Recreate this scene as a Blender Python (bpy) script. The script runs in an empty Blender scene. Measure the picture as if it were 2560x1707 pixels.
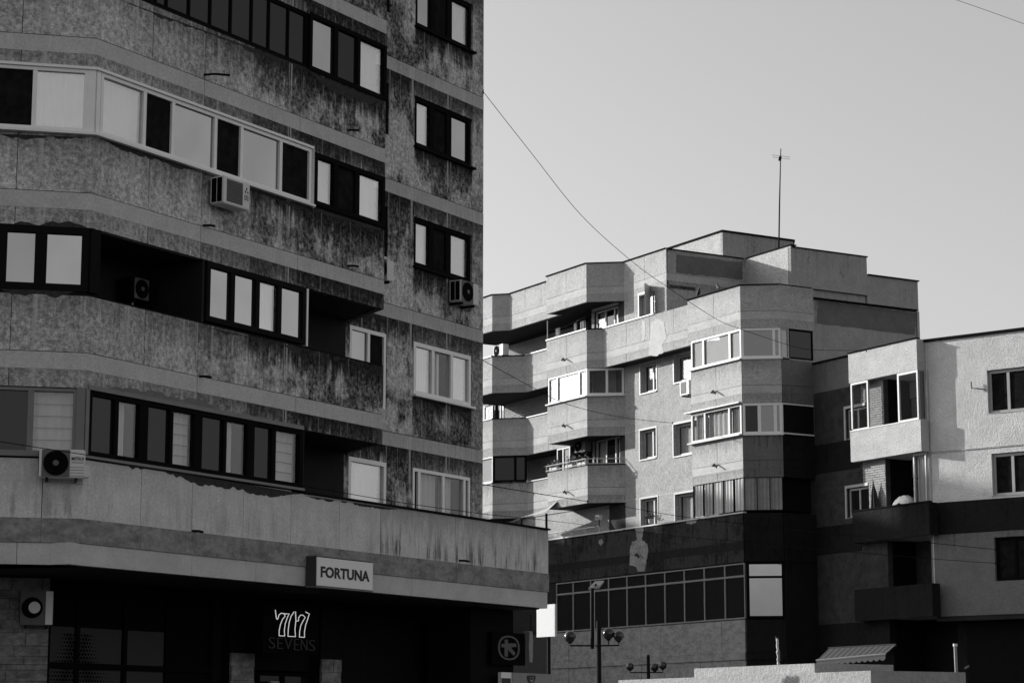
import bpy, bmesh, math, random
from mathutils import Vector
random.seed(7)
scn = bpy.context.scene
C = scn.collection
R = math.radians

# ------------------------------------------------------------------ camera, sky, sun, exposure
F, CX, CY, CZ = 5600.0, 1280.0, 853.5, 1.7          # focal length in photo pixels, picture centre, eye height
PITCH = math.atan((1835 - CY) / F)
cam_d = bpy.data.cameras.new('camera'); cam = bpy.data.objects.new('camera', cam_d); C.objects.link(cam)
cam.location = (0, 0, CZ); cam.rotation_euler = (R(90) + PITCH, 0, 0)
cam_d.sensor_width = 36; cam_d.lens = F * 36 / 2560; cam_d.clip_end = 3000; cam_d.clip_start = .5
scn.camera = cam
SUN_AZ, SUN_EL = R(-65.5), R(16.5)                  # azimuth from +Y, towards +X positive
world = bpy.data.worlds.new('World'); scn.world = world; world.use_nodes = True
wn = world.node_tree; wn.nodes.clear()
sky = wn.nodes.new('ShaderNodeTexSky'); sky.sky_type = 'NISHITA'; sky.sun_disc = False
sky.sun_elevation = SUN_EL; sky.sun_rotation = SUN_AZ; sky.air_density = 1.0; sky.dust_density = 3.0; sky.ozone_density = 1.0
bw = wn.nodes.new('ShaderNodeRGBToBW'); bg = wn.nodes.new('ShaderNodeBackground'); wo = wn.nodes.new('ShaderNodeOutputWorld')
bg.inputs['Strength'].default_value = 0.129
wn.links.new(sky.outputs[0], bw.inputs[0]); pw = wn.nodes.new('ShaderNodeMath'); pw.operation = 'POWER'; pw.inputs[1].default_value = .85; wn.links.new(bw.outputs[0], pw.inputs[0]); wn.links.new(pw.outputs[0], bg.inputs[0]); wn.links.new(bg.outputs[0], wo.inputs[0])
sun_d = bpy.data.lights.new('sun', 'SUN'); sun_d.energy = 2.6; sun_d.angle = R(.55); sun_d.color = (1, .995, .985)
sun = bpy.data.objects.new('sun', sun_d); C.objects.link(sun)
sdir = Vector((math.sin(SUN_AZ) * math.cos(SUN_EL), math.cos(SUN_AZ) * math.cos(SUN_EL), math.sin(SUN_EL)))
sun.rotation_euler = sdir.to_track_quat('Z', 'Y').to_euler(); sun.location = (-40, 30, 60)
vs = scn.view_settings; vs.view_transform = 'Standard'; vs.look = 'None'; vs.gamma = 1; vs.exposure = 1.05; vs.use_curve_mapping = False

# ------------------------------------------------------------------ planes of the place
cp_, sp_ = math.cos(PITCH), math.sin(PITCH)
def ray(x, y):
    u = (x - CX) / F; v = (CY - y) / F
    return (u, cp_ - v * sp_, sp_ + v * cp_)
def at(x, y, Y):
    r = ray(x, y); t = Y / r[1]
    return Vector((r[0] * t, Y, r[2] * t + CZ))
class Pl:
    """a vertical plane: s runs along it to the right, n out of it towards the street"""
    def __init__(s, p, az):
        a = R(az); s.az = az; s.p = (p[0], p[1]); s.d = (math.sin(a), math.cos(a)); s.n = (s.d[1], -s.d[0])
    def hit(s, x, y, n=0):
        r = ray(x, y); o = (s.p[0] + s.n[0] * n, s.p[1] + s.n[1] * n)
        t = (o[0] * s.n[0] + o[1] * s.n[1]) / (r[0] * s.n[0] + r[1] * s.n[1])
        return ((r[0] * t - s.p[0]) * s.d[0] + (r[1] * t - s.p[1]) * s.d[1], r[2] * t + CZ)
    def w(s, a, z, n=0):
        return Vector((s.p[0] + s.d[0] * a + s.n[0] * n, s.p[1] + s.d[1] * a + s.n[1] * n, z))
    def off(s, n): return Pl(s.w(0, 0, n), s.az)
def S(pl, x, y, n=0): return pl.hit(x, y, n)[0]
def Zp(pl, x, y, n=0): return pl.hit(x, y, n)[1]
AZA, AZ0, AZC, AZD, AZE = 31.617, 76.6, 149.64, 59.64, 129.0

# ------------------------------------------------------------------ materials
class NT:
    def __init__(s, name):
        s.m = bpy.data.materials.new(name); s.m.use_nodes = True; s.t = s.m.node_tree; s.t.nodes.clear()
        s.out = s.N('ShaderNodeOutputMaterial')
    def N(s, k): return s.t.nodes.new(k)
    def set(s, sock, v):
        if hasattr(v, 'is_output'): s.t.links.new(v, sock)
        elif v is not None:
            try: sock.default_value = v
            except Exception: sock.default_value = (v, v, v, 1)
    def math(s, op, a, b=None, c=None, clamp=False):
        n = s.N('ShaderNodeMath'); n.operation = op; n.use_clamp = clamp
        s.set(n.inputs[0], a)
        if b is not None: s.set(n.inputs[1], b)
        if c is not None: s.set(n.inputs[2], c)
        return n.outputs[0]
    def obj(s): return s.N('ShaderNodeTexCoord').outputs['Object']
    def uv(s): return s.N('ShaderNodeTexCoord').outputs['UV']
    def map(s, vec, sc):
        n = s.N('ShaderNodeMapping'); s.set(n.inputs['Vector'], vec); n.inputs['Scale'].default_value = sc; return n.outputs[0]
    def sep(s, vec):
        n = s.N('ShaderNodeSeparateXYZ'); s.set(n.inputs[0], vec); return n.outputs
    def noise(s, vec, sc, det=3, ro=.6):
        n = s.N('ShaderNodeTexNoise'); s.set(n.inputs['Vector'], vec); n.inputs['Scale'].default_value = sc
        n.inputs['Detail'].default_value = det; n.inputs['Roughness'].default_value = ro; return n.outputs[0]
    def rng(s, x, a, b, c=0, d=1):
        n = s.N('ShaderNodeMapRange'); s.set(n.inputs['Value'], x)
        for i, v in zip(('From Min', 'From Max', 'To Min', 'To Max'), (a, b, c, d)): s.set(n.inputs[i], v)
        return n.outputs[0]
    def lerp(s, f, a, b):
        return s.math('ADD', s.math('MULTIPLY', a, s.math('SUBTRACT', 1, f)), s.math('MULTIPLY', b, f))
    def attr(s, name):
        n = s.N('ShaderNodeAttribute'); n.attribute_type = 'OBJECT'; n.attribute_name = name; return n.outputs['Fac']
    def bsdf(s, col, rough=.9, bump=None, bs=.3, bd=.01, spec=.3):
        b = s.N('ShaderNodeBsdfPrincipled'); s.set(b.inputs['Base Color'], col if hasattr(col, 'is_output') else (col, col, col, 1))
        s.set(b.inputs['Roughness'], rough); b.inputs['Specular IOR Level'].default_value = spec
        if bump is not None:
            n = s.N('ShaderNodeBump'); n.inputs['Strength'].default_value = bs; n.inputs['Distance'].default_value = bd
            s.set(n.inputs['Height'], bump); s.t.links.new(n.outputs[0], b.inputs['Normal'])
        s.t.links.new(b.outputs[0], s.out.inputs[0]); return s.m
def concrete(name, base, dirty, fs=20, fc=.35, streak=.9, top=.6, blot=1., thr=1.15, gain=2.2, bd=.012, bs=.5, floor_stain=0., vlen=.9, big=1.0, drip=0., var=.16, runs=0.):
    """weathered render: aggregate flecks, sooty blotches and runs of dirt below the upper edge of each panel"""
    t = NT(name); P = t.obj(); u = t.uv()
    fl = t.rng(t.noise(P, fs, 3, .75), .36, .66)
    fine = t.noise(P, fs * 3.3, 2, .6)
    bg_ = t.noise(P, .42, 3, .55); bl = t.noise(P, 1.7, 6, .68)
    st = t.noise(t.map(u, (6.5, .5, 1)), 1, 4, .7)
    v = t.sep(u)[1]
    tp = t.rng(v, 0, vlen, 1, 0)
    sm = t.math('ADD', t.math('MULTIPLY', bg_, big), t.math('MULTIPLY', bl, blot))
    sm = t.math('ADD', sm, t.math('MULTIPLY', t.math('SUBTRACT', st, .5), streak))
    sm = t.math('ADD', sm, t.math('MULTIPLY', tp, t.math('MULTIPLY', st, top)))
    sm = t.math('MULTIPLY', t.math('SUBTRACT', sm, thr), gain)
    A = t.math('ADD', t.attr('stain'), floor_stain)
    k = t.math('MULTIPLY', t.math('MAXIMUM', t.math('MINIMUM', sm, 1), 0), A, clamp=True)
    k = t.math('MULTIPLY', k, t.rng(fl, .0, 1, 1.0, .72))
    clean = t.math('MULTIPLY', t.math('ADD', 1 - fc * .6, t.math('MULTIPLY', t.math('ADD', t.math('MULTIPLY', fl, .7), t.math('MULTIPLY', fine, .9)), fc)), base)
    clean = t.math('MULTIPLY', clean, t.rng(bl, .25, .75, 1 - var, 1 + var))
    dirt = t.math('MULTIPLY', t.math('ADD', .3, t.math('MULTIPLY', fl, 2.0)), dirty)
    col = t.lerp(k, clean, dirt)
    if runs:
        l1 = t.noise(t.map(u, (5.5, 0, 1)), 1, 5, .8); l2 = t.noise(t.map(u, (2.1, .02, 1)), 1.3, 3, .7); wv = t.noise(t.map(u, (30, 3, 1)), 1, 2, .6)
        ln = t.math('ADD', t.math('MULTIPLY', t.math('SUBTRACT', l1, .36), 2.6), t.math('MULTIPLY', t.math('SUBTRACT', wv, .5), .35))
        dr = t.math('MULTIPLY', t.rng(t.math('SUBTRACT', v, ln), .12, -.12), t.rng(v, 1.0, .05, .25, 1.))
        edge = t.rng(t.math('ADD', v, t.math('MULTIPLY', t.math('SUBTRACT', wv, .5), .16)), .11, .03)
        dr = t.math('MULTIPLY', t.math('MAXIMUM', dr, edge), t.math('MULTIPLY', A, runs), clamp=True)
        col = t.lerp(t.math('MULTIPLY', dr, .9), col, t.math('MULTIPLY', dirt, .38))
        cl = t.math('MULTIPLY', t.rng(l2, .57, .63), t.rng(t.math('SUBTRACT', v, t.math('MULTIPLY', l1, 1.5)), .05, -.1), clamp=True)
        col = t.lerp(t.math('MULTIPLY', cl, .85), col, base * 1.02)
    if drip:
        d1 = t.noise(t.map(u, (4.2, .35, 1)), 1, 5, .75); d2 = t.math('MULTIPLY', t.rng(v, .25, .75), t.rng(v, 1.02, .9))
        dm = t.math('MULTIPLY', t.math('MULTIPLY', t.rng(d1, .50, .60), d2), t.math('MULTIPLY', A, drip), clamp=True)
        col = t.lerp(dm, col, dirty * .6)
    hgt = t.math('ADD', fl, t.math('MULTIPLY', fine, .4))
    return t.bsdf(col, .95, hgt, bs, bd, .15)
def plain(name, col, rough=.6, var=.12, sc=6, spec=.3, bump=0):
    t = NT(name); P = t.obj(); n = t.noise(P, sc, 5, .65)
    c = t.math('MULTIPLY', t.rng(n, .25, .75, 1 - var, 1 + var), col)
    return t.bsdf(c, rough, n if bump else None, .4, bump, spec)
def stone(name, a, b, bd=.02):
    t = NT(name); P = t.obj(); n1 = t.noise(t.map(P, (2.2, 2.2, 4)), 1.2, 8, .72); n2 = t.noise(P, 14, 4, .7)
    c = t.lerp(t.rng(n1, .38, .64), a, b); c = t.math('MULTIPLY', c, t.rng(n2, .3, .7, .8, 1.18))
    return t.bsdf(c, .85, t.math('ADD', n1, t.math('MULTIPLY', n2, .4)), .6, bd, .2)
def glossmix(name, dif, fac, rough=.03, wob=0., clear=False, ior=None):
    t = NT(name); d = t.N('ShaderNodeBsdfTransparent' if clear else 'ShaderNodeBsdfDiffuse'); g = t.N('ShaderNodeBsdfGlossy'); m = t.N('ShaderNodeMixShader')
    d.inputs[0].default_value = (dif, dif, dif, 1); g.inputs['Color'].default_value = (1, 1, 1, 1); g.inputs['Roughness'].default_value = rough
    if wob:
        b = t.N('ShaderNodeBump'); b.inputs['Strength'].default_value = wob; b.inputs['Distance'].default_value = .02
        t.set(b.inputs['Height'], t.noise(t.obj(), 1.1, 1, .4)); t.t.links.new(b.outputs[0], g.inputs['Normal'])
    m.inputs[0].default_value = fac
    if fac > .2:
        oi = t.N('ShaderNodeObjectInfo'); lo = t.noise(t.obj(), .9, 2, .5)
        t.set(m.inputs[0], t.math('MULTIPLY', t.rng(oi.outputs['Random'], 0, 1, fac * .86, fac * 1.08), t.rng(lo, .3, .7, .90, 1.06)))
    t.t.links.new(d.outputs[0], m.inputs[1]); t.t.links.new(g.outputs[0], m.inputs[2]); t.t.links.new(m.outputs[0], t.out.inputs[0])
    return t.m
def emit(name, col, k):
    t = NT(name); e = t.N('ShaderNodeEmission'); e.inputs[0].default_value = (col, col, col, 1); e.inputs[1].default_value = k
    t.t.links.new(e.outputs[0], t.out.inputs[0]); return t.m
M = {}
M['pebble'] = concrete('pebble_dash_render', .47, .034, 11.5, 1.25, .55, .5, 1.8, 1.36, 3.2, .022, .8, 0., 1.0, 1.25, 0., .24, 1.05)
M['band'] = concrete('smooth_cement_band', .48, .12, 26, .4, 1.2, .5, .9, 1.2, 1.8, .005, .5, 0., .9, 1., 0., .16, .28)
M['low'] = concrete('ribbed_cement_parapet', .52, .05, 26, .45, .9, .35, .8, 1.3, 2., .006, .5, 0., .35, 1., .95, .16, .45)
M['travertine'] = stone('veined_stone_cladding', .15, .30, .006)
M['ledge'] = concrete('edge_beam_cement', .46, .15, 26, .22, 1.4, .6, .5, 1.3, 2., .005)
M['cpan'] = concrete('pale_panel_render', .38, .15, 12, .5, .9, .6, .9, 1.25, 1.8, .014, .5, 0., .9, 1., 0., .14, .4)
M['cband'] = concrete('pale_panel_band', .42, .18, 14, .4, .9, .2, .8, 1.3, 1.6, .01, .4)
M['cwall'] = concrete('speckled_wall_render', .32, .14, 11, .6, .6, .3, 1., 1.2, 1.6, .014, .5)
M['cshade'] = concrete('shade_dark_render', .03, .004, 9, 1.0, 1.2, .3, 1.5, 1.25, 2.4, .01, .4, .3)  # near-black parapet tone: shade put into the colour
M['cshop'] = stone('shop_stone_slab', .17, .30, .008)
M['gable'] = concrete('gable_render', .34, .12, 9, .2, 1.3, .8, .8, 1.2, 2., .008, .4, .5, 2.)
M['patch'] = concrete('fresh_plaster_patch', .47, .34, 8, .2, .3, .0, .6, 1.3, 1., .012, .5)
M['dpatch'] = concrete('dark_repaint_patch', .15, .08, 8, .2, .6, .2, .8, 1.2, 1.5, .008, .4, .6)
M['fstucco'] = concrete('coarse_stucco', .44, .2, 17, .3, .5, .3, .9, 1.35, 1.4, .018, .7)
M['fwhite'] = concrete('lightened_stucco', .60, .3, 17, .3, .6, .3, .9, 1.3, 1.4, .018, .7)  # stucco lightened to make up for grazing sun on this wall
M['flow'] = concrete('shade_grey_stucco', .15, .05, 12, .3, 1.4, .6, .9, 1.15, 1.6, .012, .6, .5)  # darkened tone puts shade into lower and gap-side faces
M['fdark'] = concrete('shade_black_stucco', .013, .005, 7, .4, 1.2, .4, 1., 1.1, 1.6, .02, .6, .7)  # near-black tone puts deep shade into lower and gap-side faces
M['slab'] = concrete('kiosk_concrete', .30, .13, 9, .3, 1.4, .2, .8, 1.25, 1.8, .02, .7, .5)
M['joint'] = plain('dark_joint_backing', .035, .95, .2)
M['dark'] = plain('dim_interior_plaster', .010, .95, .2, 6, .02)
M['loggia'] = plain('shade_dark_plaster', .014, .95, .35, 2)  # dark tone puts the open balconies' shade into the plaster colour
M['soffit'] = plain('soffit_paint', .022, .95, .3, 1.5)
M['roof'] = plain('roof_felt', .05, .9, .2)
M['coping'] = plain('dark_tin_coping', .012, .95, .2, 6, .02)
M['rail'] = plain('white_enamel_rail', .44, .4, .08)
M['pvc'] = plain('white_plastic_frame', .38, .4, .06)
M['pvcl'] = plain('shade_lifted_plastic', .80, .4, .05)  # lighter copy of the white frames, raised to offset their shade
M['pvcs'] = plain('white_frame', .42, .4, .08)
M['blackf'] = plain('black_wood_frame', .006, .9, .2, 6, .04)
M['brownf'] = plain('dark_brown_frame', .008, .8, .2, 6, .05)
M['greyf'] = plain('grey_metal_frame', .16, .45, .12)
M['sky'] = glossmix('mirror_glass', .03, .38, .02, .05)
M['sky2'] = glossmix('tinted_glass', .02, .20, .02, .12)
M['screen'] = plain('insect_screen', .013, .95, .6, 5, .02)
M['dglass'] = glossmix('dark_glass', .010, .035, .03, .1)
M['semi'] = glossmix('curtained_glass', .95, .32, .02, .05, True)
M['curtl'] = plain('bright_net_curtain', .52, .9, .1, 3)
M['logo2'] = plain('dim_grey_acrylic', .12, .7, .1, 6, .05)
M['coated'] = glossmix('coated_shop_glass', .02, .45, .01, 0.)
M['clear'] = glossmix('clear_glass', .93, .06, .01, .06, True)
M['blind'] = plain('white_blind', .48, .8, .04)
M['curt'] = plain('pale_curtain', .46, .9, .12, 3)
M['gcurt'] = plain('grey_striped_fabric', .30, .9, .25, 2)
M['casing'] = plain('painted_steel_casing', .62, .5, .05)
M['grille'] = plain('grille_grey', .10, .6, .1)
M['black'] = plain('black_plastic', .004, .9, .2, 6, .03)
M['ink'] = plain('black_print', .006, .5, .1)
M['signw'] = plain('sign_acrylic', .72, .4, .04, 2)
M['signs'] = plain('sign_side', .045, .5, .1)
M['logo'] = plain('grey_logo_acrylic', .22, .5, .1)
M['wire'] = plain('cable_rubber', .006, .9, .1, 6, .02)
M['metal'] = plain('dark_painted_metal', .010, .7, .2, 6, .1)
M['globe'] = plain('smoked_lamp_globe', .03, .18, .15, 4, .6)
M['brick'] = plain('shade_dark_brick', .055, .95, .4, 3, .05)  # darkened copy of the pale brick, shade put into its colour
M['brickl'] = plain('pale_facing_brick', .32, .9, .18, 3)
M['stonew'] = stone('rough_stone_veneer', .10, .26, .05)
M['leaf'] = plain('leaf', .10, .7, .3, 9)
M['petal'] = plain('petal', .5, .7, .2, 9)
M['pot'] = plain('planter_plastic', .5, .6, .1)
M['tin'] = plain('corrugated_roof_sheet', .55, .55, .12)
M['awn'] = plain('awning_canvas', .24, .8, .12)
M['awnd'] = plain('awning_dark_stripe', .13, .8, .12)
M['feather'] = plain('pigeon_feather', .06, .8, .3, 20)
M['asph'] = plain('asphalt', .045, .95, .25, 2)
M['pave'] = plain('pavement', .055, .95, .2, 2)
M['led'] = emit('led_white', .9, .3)
M['ledd'] = emit('led_dim', .9, .006)
M['film'] = glossmix('window_film', .045, .0, .2)
M['board'] = plain('white_board', .6, .6, .03)
M['cloth'] = plain('dark_umbrella_cloth', .03, .7, .3, 3)
M['cloth2'] = plain('flowered_cloth', .26, .9, .5, 14)

# ------------------------------------------------------------------ mesh helpers
def root(name, label, cat, loc, group=None):
    o = bpy.data.objects.new(name, None); C.objects.link(o); o.location = loc; o.empty_display_size = .3
    o['label'] = label; o['category'] = cat
    if group: o['group'] = group
    return o
def add(name, V, Fc, mat, rt, parent=None, UV=None, smooth=False, stain=None, kind=None):
    o0 = rt.location if rt is not None else Vector((0, 0, 0))
    me = bpy.data.meshes.new(name); me.from_pydata([tuple(Vector(v) - o0) for v in V], [], Fc); me.update()
    if UV:
        l = me.uv_layers.new(name='UVMap')
        for lp in me.loops: l.data[lp.index].uv = UV[lp.vertex_index]
    if smooth:
        for p in me.polygons: p.use_smooth = True
    me.materials.append(mat if not isinstance(mat, str) else M[mat])
    ob = bpy.data.objects.new(name, me); C.objects.link(ob)
    if rt is not None: ob.parent = parent or rt
    if stain is not None: ob['stain'] = stain
    if kind: ob['kind'] = kind
    return ob
class MB:
    def __init__(s): s.V = []; s.F = []; s.U = []
    def pt(s, p, u=(0, 0)): s.V.append(Vector(p)); s.U.append(u); return len(s.V) - 1
    def prism(s, quad, z0, z1, u0=0, u1=1):
        """quad = four XY points o0,o1,i1,i0 (outer pair first)"""
        b = len(s.V); us = (u0, u1, u1, u0)
        for z, v in ((z0, z1 - z0), (z1, 0)):
            for q, u in zip(quad, us): s.V.append(Vector((q[0], q[1], z))); s.U.append((u, v))
        s.F += [(b, b+1, b+5, b+4), (b+1, b+2, b+6, b+5), (b+2, b+3, b+7, b+6), (b+3, b, b+4, b+7), (b+4, b+5, b+6, b+7), (b+3, b+2, b+1, b)]
        return s
    def box(s, pl, s0, s1, z0, z1, n0, n1):
        return s.prism([pl.w(s0, 0, n1), pl.w(s1, 0, n1), pl.w(s1, 0, n0), pl.w(s0, 0, n0)], z0, z1, s0, s1)
    def tube(s, pts, r, k=6, cap=True):
        pts = [Vector(p) for p in pts]; rr = r if isinstance(r, (list, tuple)) else [r] * len(pts); rings = []
        for i, p in enumerate(pts):
            t = (pts[min(i+1, len(pts)-1)] - pts[max(i-1, 0)]).normalized()
            a = t.orthogonal().normalized() if i == 0 else (a - t * a.dot(t)).normalized()
            b = t.cross(a); ring = []
            for j in range(k):
                an = 2 * math.pi * j / k; ring.append(s.pt(p + (a * math.cos(an) + b * math.sin(an)) * rr[i], (j / k, i)))
            rings.append(ring)
        for A, B in zip(rings, rings[1:]):
            for j in range(k): s.F.append((A[j], A[(j+1) % k], B[(j+1) % k], B[j]))
        if cap: s.F.append(tuple(rings[0][::-1])); s.F.append(tuple(rings[-1]))
        return s
    def lathe(s, base, prof, k=20, axis=None):
        ax = (axis or Vector((0, 0, 1))).normalized(); a = ax.orthogonal().normalized(); b = ax.cross(a); rings = []
        for r, h in prof:
            rings.append([s.pt(Vector(base) + ax * h + (a * math.cos(2*math.pi*j/k) + b * math.sin(2*math.pi*j/k)) * r) for j in range(k)])
        for A, B in zip(rings, rings[1:]):
            for j in range(k): s.F.append((A[j], A[(j+1) % k], B[(j+1) % k], B[j]))
        s.F.append(tuple(rings[0][::-1])); s.F.append(tuple(rings[-1])); return s
    def build(s, name, mat, rt, parent=None, **k): return add(name, s.V, s.F, mat, rt, parent, s.U, **k)
def box(name, pl, s0, s1, z0, z1, n0, n1, mat, rt, parent=None, **k):
    return MB().box(pl, s0, s1, z0, z1, n0, n1).build(name, mat, rt, parent, **k)
def poly(name, pl, pts, n0, n1, mat, rt, parent=None, px=True, **k):
    """an irregular flat piece: outline (picture points on the plane, or (s,z) pairs) with thickness n0..n1"""
    q = [pl.hit(x, y, n1) for x, y in pts] if px else pts
    zt = max(z for _, z in q); m = MB(); L = len(q)
    for n in (n1, n0):
        for a, z in q: m.pt(pl.w(a, z, n), (a, zt - z))
    m.F.append(tuple(range(L))[::-1]); m.F.append(tuple(range(L, 2*L)))
    for i in range(L): j = (i+1) % L; m.F.append((i, j, L+j, L+i))
    return m.build(name, mat, rt, parent, **k)
def ragged(pts, amp, sub=5, seed=1):
    rnd = random.Random(seed); out = []; sub *= 3; amp *= .62
    for (a, b), (c, d) in zip(pts, pts[1:] + pts[:1]):
        for i in range(sub):
            t = i / sub; out.append((a + (c-a)*t + rnd.uniform(-amp, amp), b + (d-b)*t + rnd.uniform(-amp, amp)))
    return out
def wall_open(name, pl, s0, s1, z0, z1, ops, th, mat, rt, n=0, parent=None, **k):
    """one wall sheet with real openings (s0,s1,z0,z1) and reveals of depth th"""
    xs = sorted({s0, s1, *[o[0] for o in ops], *[o[1] for o in ops]}); zs = sorted({z0, z1, *[o[2] for o in ops], *[o[3] for o in ops]})
    xs = [x for x in xs if s0 <= x <= s1]; zs = [z for z in zs if z0 <= z <= z1]
    m = MB()
    def q(p): 
        b = len(m.V)
        for a, z, nn in p: m.pt(pl.w(a, z, nn), (a, z1 - z))
        m.F.append((b, b+1, b+2, b+3))
    for a, b in zip(xs, xs[1:]):
        for c, d in zip(zs, zs[1:]):
            if any(o[0] <= (a+b)/2 <= o[1] and o[2] <= (c+d)/2 <= o[3] for o in ops): continue
            q([(a, c, n), (b, c, n), (b, d, n), (a, d, n)])
    for a, b, c, d in ops:
        a, b, c, d = max(a, s0), min(b, s1), max(c, z0), min(d, z1)
        if b <= a or d <= c: continue
        if c > z0: q([(a, c, n), (a, c, n-th), (b, c, n-th), (b, c, n)])
        if d < z1: q([(a, d, n), (b, d, n), (b, d, n-th), (a, d, n-th)])
        if a > s0: q([(a, c, n), (a, d, n), (a, d, n-th), (a, c, n-th)])
        if b < s1: q([(b, c, n), (b, c, n-th), (b, d, n-th), (b, d, n)])
    q([(s0, z1, n), (s1, z1, n), (s1, z1, n-th), (s0, z1, n-th)]); q([(s0, z0, n-th), (s1, z0, n-th), (s1, z0, n), (s0, z0, n)])
    q([(s0, z0, n), (s0, z1, n), (s0, z1, n-th), (s0, z0, n-th)]); q([(s1, z0, n-th), (s1, z1, n-th), (s1, z1, n), (s1, z0, n)])
    return m.build(name, mat, rt, parent, **k)
def curtain(pl, s0, s1, z0, z1, n, mat, rt, parent, amp=.025, waves=5, name='curtain'):
    m = MB(); k = 28
    for i in range(k + 1):
        a = s0 + (s1 - s0) * i / k; dn = amp * math.sin(i / k * waves * 6.283 + s0 * 3)
        m.pt(pl.w(a, z0, n + dn), (a, z1 - z0)); m.pt(pl.w(a, z1, n + dn), (a, 0))
    for i in range(k): m.F.append((2*i, 2*i+2, 2*i+3, 2*i+1))
    return m.build(name, mat, rt, parent, smooth=True)
PT = {'s': 'sky', 't': 'sky2', 'd': 'screen', 'g': 'dglass', 'c': 'clear', 'b': 'clear', 'w': 'clear', 'v': 'clear', 'x': 'clear', 'l': 'clear', 'k': 'black', 'q': 'semi', 'm': 'coated'}
def window(rt, pl, s0, s1, z0, z1, cuts, types, fmat, fw=.07, mw=.06, n=0, fd=.07, transom=None, name='window', sill=0, smat=None, mws=None):
    """frame mesh (the part) with a pane, and where seen a curtain, for every light; cuts are the s of the mullions"""
    m = MB(); n0 = n - fd
    m.box(pl, s0, s0+fw, z0, z1, n0, n); m.box(pl, s1-fw, s1, z0, z1, n0, n)
    m.box(pl, s0+fw, s1-fw, z1-fw, z1, n0, n); m.box(pl, s0+fw, s1-fw, z0, z0+fw, n0, n)
    es = [s0+fw]; 
    for i, c in enumerate(cuts):
        w_ = mws[i] if mws else mw
        m.box(pl, c-w_/2, c+w_/2, z0+fw, z1-fw, n0, n-.004); es += [c-w_/2, c+w_/2]
    es.append(s1-fw); cells = list(zip(es[0::2], es[1::2])); rows = [(z0+fw, z1-fw)]
    if transom:
        for a, b in cells: m.box(pl, a, b, transom-mw/2, transom+mw/2, n0, n-.006)
        rows = [(z0+fw, transom-mw/2), (transom+mw/2, z1-fw)]
    o = m.build(name, fmat, rt)
    for i, (a, b) in enumerate(cells):
        ty = types[i % len(types)]
        if ty == 'o': continue
        for (c, d) in rows:
            box('pane', pl, a, b, c, d, n-fd*.75, n-fd*.55, PT[ty], rt, o)
        c, d = rows[0][0], rows[-1][1]
        if ty == 'b': box('blind', pl, a+.01, b-.01, c, d, n-fd*.75-.02, n-fd*.75-.006, 'blind', rt, o)
        if ty == 'w': curtain(pl, a-.02, b+.02, c, d, n-fd-.09, 'curtl' if rt.name == 'apartment_block' else 'curt', rt, o)
        if ty == 'l':
            curtain(pl, a-.02, b+.02, c, d, n-fd-.09, 'curtl' if rt.name == 'apartment_block' else 'curt', rt, o, .012, 4)
            m = MB()
            for q in range(1, 5): zq = c + (d-c)*q/5; m.box(pl, a, b, zq-.006, zq+.006, n-fd-.06, n-fd-.05)
            m.build('blind_cord', 'grille', rt, o)
        if ty == 'q': curtain(pl, a-.02, b+.02, c, d, n-fd-.10, 'curtl', rt, o, .03, 4 + len(cells))
        if ty == 'v': curtain(pl, a-.02, a+(b-a)*.62, c, d, n-fd-.09, 'curtl' if rt.name == 'apartment_block' else 'curt', rt, o, .02, 3)
    if sill: box('sill', pl, s0-.06, s1+.06, z0-.05, z0-.002, n-.05, n+sill, smat or fmat, rt, o)
    return o
def path_quads(pts, th, a=None, b=None):
    """mitred strip along XY points, inward (left-hand back side) thickness th"""
    P = [Vector((p[0], p[1])) for p in pts]; nrm = []
    for p, q in zip(P, P[1:]):
        d = (q - p).normalized(); nrm.append(Vector((d.y, -d.x)))        # outward = right-hand side of travel
    ins = []
    for i, p in enumerate(P):
        if i == 0: ins.append(p - nrm[0] * th)
        elif i == len(P) - 1: ins.append(p - nrm[-1] * th)
        else:
            bis = (nrm[i-1] + nrm[i]).normalized(); ins.append(p - bis * (th / max(.3, bis.dot(nrm[i]))))
    return [(P[i], P[i+1], ins[i+1], ins[i]) for i in range(len(P) - 1)]
def strip_panels(pts, th, z0, z1, mat, rt, name, counts=None, gap=.014, stain=.5, maxw=1.6, matseg=None):
    for i, (o0, o1, i1, i0) in enumerate(path_quads(pts, th)):
        L = (o1 - o0).length; k = counts[i] if counts else max(1, round(L / maxw))
        for j in range(k):
            a, b = j / k, (j+1) / k; ga = gap / L / 2 if j else 0; gb = gap / L / 2 if j < k-1 else 0
            a += ga; b -= gb
            MB().prism([o0.lerp(o1, a), o0.lerp(o1, b), i0.lerp(i1, b), i0.lerp(i1, a)], z0, z1, L*a + i*7.3, L*b + i*7.3).build(
                name, matseg[i] if matseg else mat, rt, stain=stain if not callable(stain) else stain(i, j))
def strip_one(pts, th, z0, z1, mat, rt, name, parent=None):
    m = MB()
    for q in path_quads(pts, th): m.prism(q, z0, z1)
    return m.build(name, mat, rt, parent)
def inset(pts, d):
    q = path_quads(pts, d); return [q[0][3]] + [k[2] for k in q]
def slab(name, pts, z0, z1, mat, rt, parent=None):
    m = MB(); L = len(pts)
    for z in (z0, z1):
        for p in pts: m.pt((p[0], p[1], z), (p[0], p[1]))
    m.F.append(tuple(range(L))); m.F.append(tuple(range(L, 2*L))[::-1])
    for i in range(L): j = (i+1) % L; m.F.append((i, L+i, L+j, j))
    return m.build(name, mat, rt, parent)
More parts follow.
